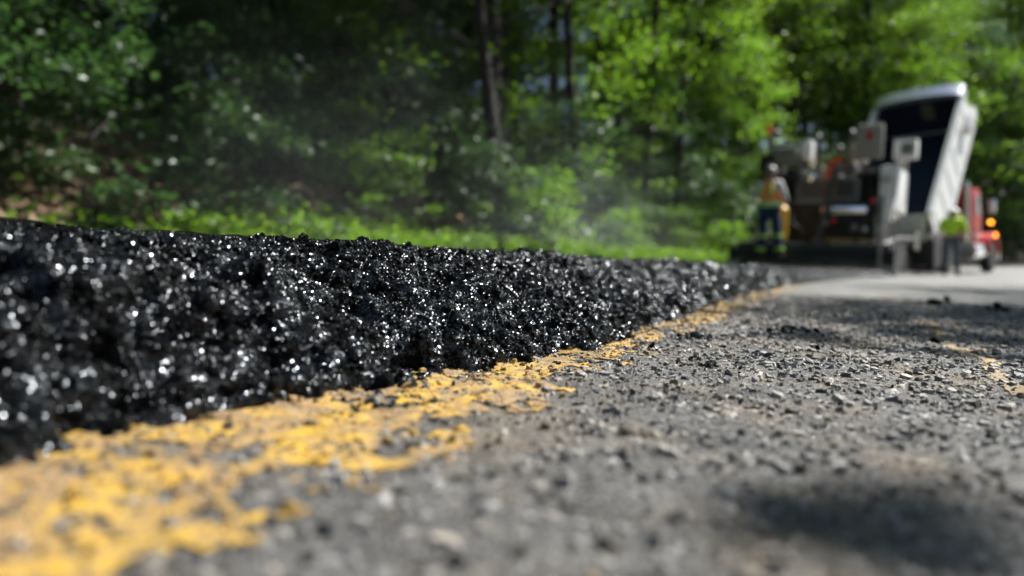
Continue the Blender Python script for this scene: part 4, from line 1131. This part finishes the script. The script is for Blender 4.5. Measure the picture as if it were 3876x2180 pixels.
    for s in (-1, 1):
        MB().lathe([(.001, -.012), (.009, -.008), (.012, 0), (.009, .008), (.001, .012)], Matrix.Translation(sk + Vector((s * .032, .080, .012))), 10).build('eye', M['hatgrey'], e, True)
    return e

J1 = dict(pelvis=(0, 0, .96), belly=(0, .0, 1.14), chest=(.0, .03, 1.36), neck=(0, .05, 1.52), skull=(0, .075, 1.60), crown=(0, .08, 1.66), nose=(0, .172, 1.595), chin=(0, .12, 1.545),
          earL=(-.095, .07, 1.59), earR=(.095, .07, 1.59), shL=(-.19, .02, 1.43), shR=(.19, .02, 1.43), elL=(-.30, .03, 1.16), elR=(.27, .06, 1.17), wrL=(-.25, .24, 1.07), wrR=(.23, .28, 1.12),
          palmL=(-.23, .31, 1.05), palmR=(.21, .35, 1.12), hipL=(-.10, 0, .90), hipR=(.10, 0, .90), knL=(-.14, .05, .50), knR=(.15, .03, .50), anL=(-.16, -.02, .09), anR=(.20, -.01, .09), toeL=(-.18, .15, .042), toeR=(.23, .15, .042))
wx, wy = cam_xy(4.99, 13.30)
# stands on the walkway behind the screed
lw = pv.matrix_basis.inverted() @ Vector((wx, wy, 0))
wpos = pv.matrix_basis @ Vector((lw.x - .15, -.20, .143))
person((wpos.x, wpos.y, wpos.z), R(-14), J1, dict(shirt=M['whitefab'], vest=M['vest'], trousers=M['navyfab'], hat=M['hatgrey'], leg_bands=(.12, .72)),
       'worker in orange and lime vest and dark trousers with lime leg bands, behind the paver', scale=1.05)
J2 = dict(pelvis=(0, -.05, .93), belly=(0, -.01, 1.10), chest=(.0, .09, 1.30), neck=(0, .17, 1.43), skull=(0, .235, 1.49), crown=(0, .262, 1.545), nose=(0, .325, 1.455), chin=(0, .26, 1.42),
          earL=(-.095, .23, 1.48), earR=(.095, .23, 1.48), shL=(-.19, .09, 1.37), shR=(.19, .09, 1.37), elL=(-.27, .16, 1.10), elR=(.28, .15, 1.10), wrL=(-.16, .36, 1.02), wrR=(.18, .36, 1.03),
          palmL=(-.13, .42, 1.00), palmR=(.14, .42, 1.01), hipL=(-.10, -.04, .88), hipR=(.10, -.04, .88), knL=(-.13, .04, .48), knR=(.13, .00, .48), anL=(-.14, -.03, .09), anR=(.15, -.12, .09), toeL=(-.16, .14, .042), toeR=(.17, .05, .042))
wx, wy = cam_xy(10.12, 15.75)
person((wx, wy, float(road_z(wx, wy)) + .004), R(-20), J2, dict(shirt=M['lime'], trousers=M['greyfab'], hat=M['hatwhite'], sleeve=.25),
       'worker in lime shirt and white hard hat beside the truck wheel', scale=.94)

# ------------------------------------------------------------------ steam off the hot mat
t = NT('steam'); p = t.obj()
sep = t.n('ShaderNodeSeparateXYZ'); t.l(p, sep.inputs[0])
n = t.ramp(t.noise(p, .75, 4, .6, .6), [(.40, 0.0), (.72, 1.0)])
zf = t.ramp(t.math('DIVIDE', sep.outputs[2], 1.3), [(0.0, 1.0), (1.0, 0.0)]); zf = t.math('POWER', zf, 2.2)
yf = t.ramp(t.math('DIVIDE', sep.outputs[1], 7.5), [(0.0, 0.0), (.22, 1.0), (.5, .8), (1.0, 0.0)])
xf = t.ramp(t.math('DIVIDE', sep.outputs[0], 2.4), [(0.0, 0.0), (.3, 1.0), (.7, 1.0), (1.0, 0.0)])
dn = t.math('MULTIPLY', t.math('MULTIPLY', n, zf), t.math('MULTIPLY', t.math('MULTIPLY', yf, xf), STEAM))
vp = t.n('ShaderNodeVolumePrincipled'); vp.inputs['Color'].default_value = (.86, .90, .95, 1); vp.inputs['Anisotropy'].default_value = .35
t.l(dn, vp.inputs['Density']); t.l(vp.outputs[0], t.out.inputs['Volume'])
so = MB().box((1.2, 3.75, .65), (2.4, 7.5, 1.3)).build('steam', t.m)
so.location = (-3.2, 1.3, .31)
tag(so, 'faint bluish steam drifting over the hot black mat', 'steam', kind='stuff')

# plants that would read alike are told apart by their order from left to right
byl = {}
for o in COL.objects:
    if o.parent is None and o.get('category') in ('tree', 'sapling', 'shrub'): byl.setdefault(o['label'], []).append(o)
for lab, os_ in byl.items():
    if len(os_) < 2: continue
    os_.sort(key=lambda q: px_of(q.location.x, q.location.y))
    words = ['left one', 'right one'] if len(os_) == 2 else [w_ for w_ in ('leftmost', 'second from left', 'third from left', 'fourth from left', 'fifth from left', 'sixth from left', 'seventh from left', 'eighth from left')]
    for o, w_ in zip(os_, words):
        l2 = lab + ', ' + w_
        o['label'] = l2 if len(l2.split()) <= 16 else lab.split(',')[0] + ', ' + w_
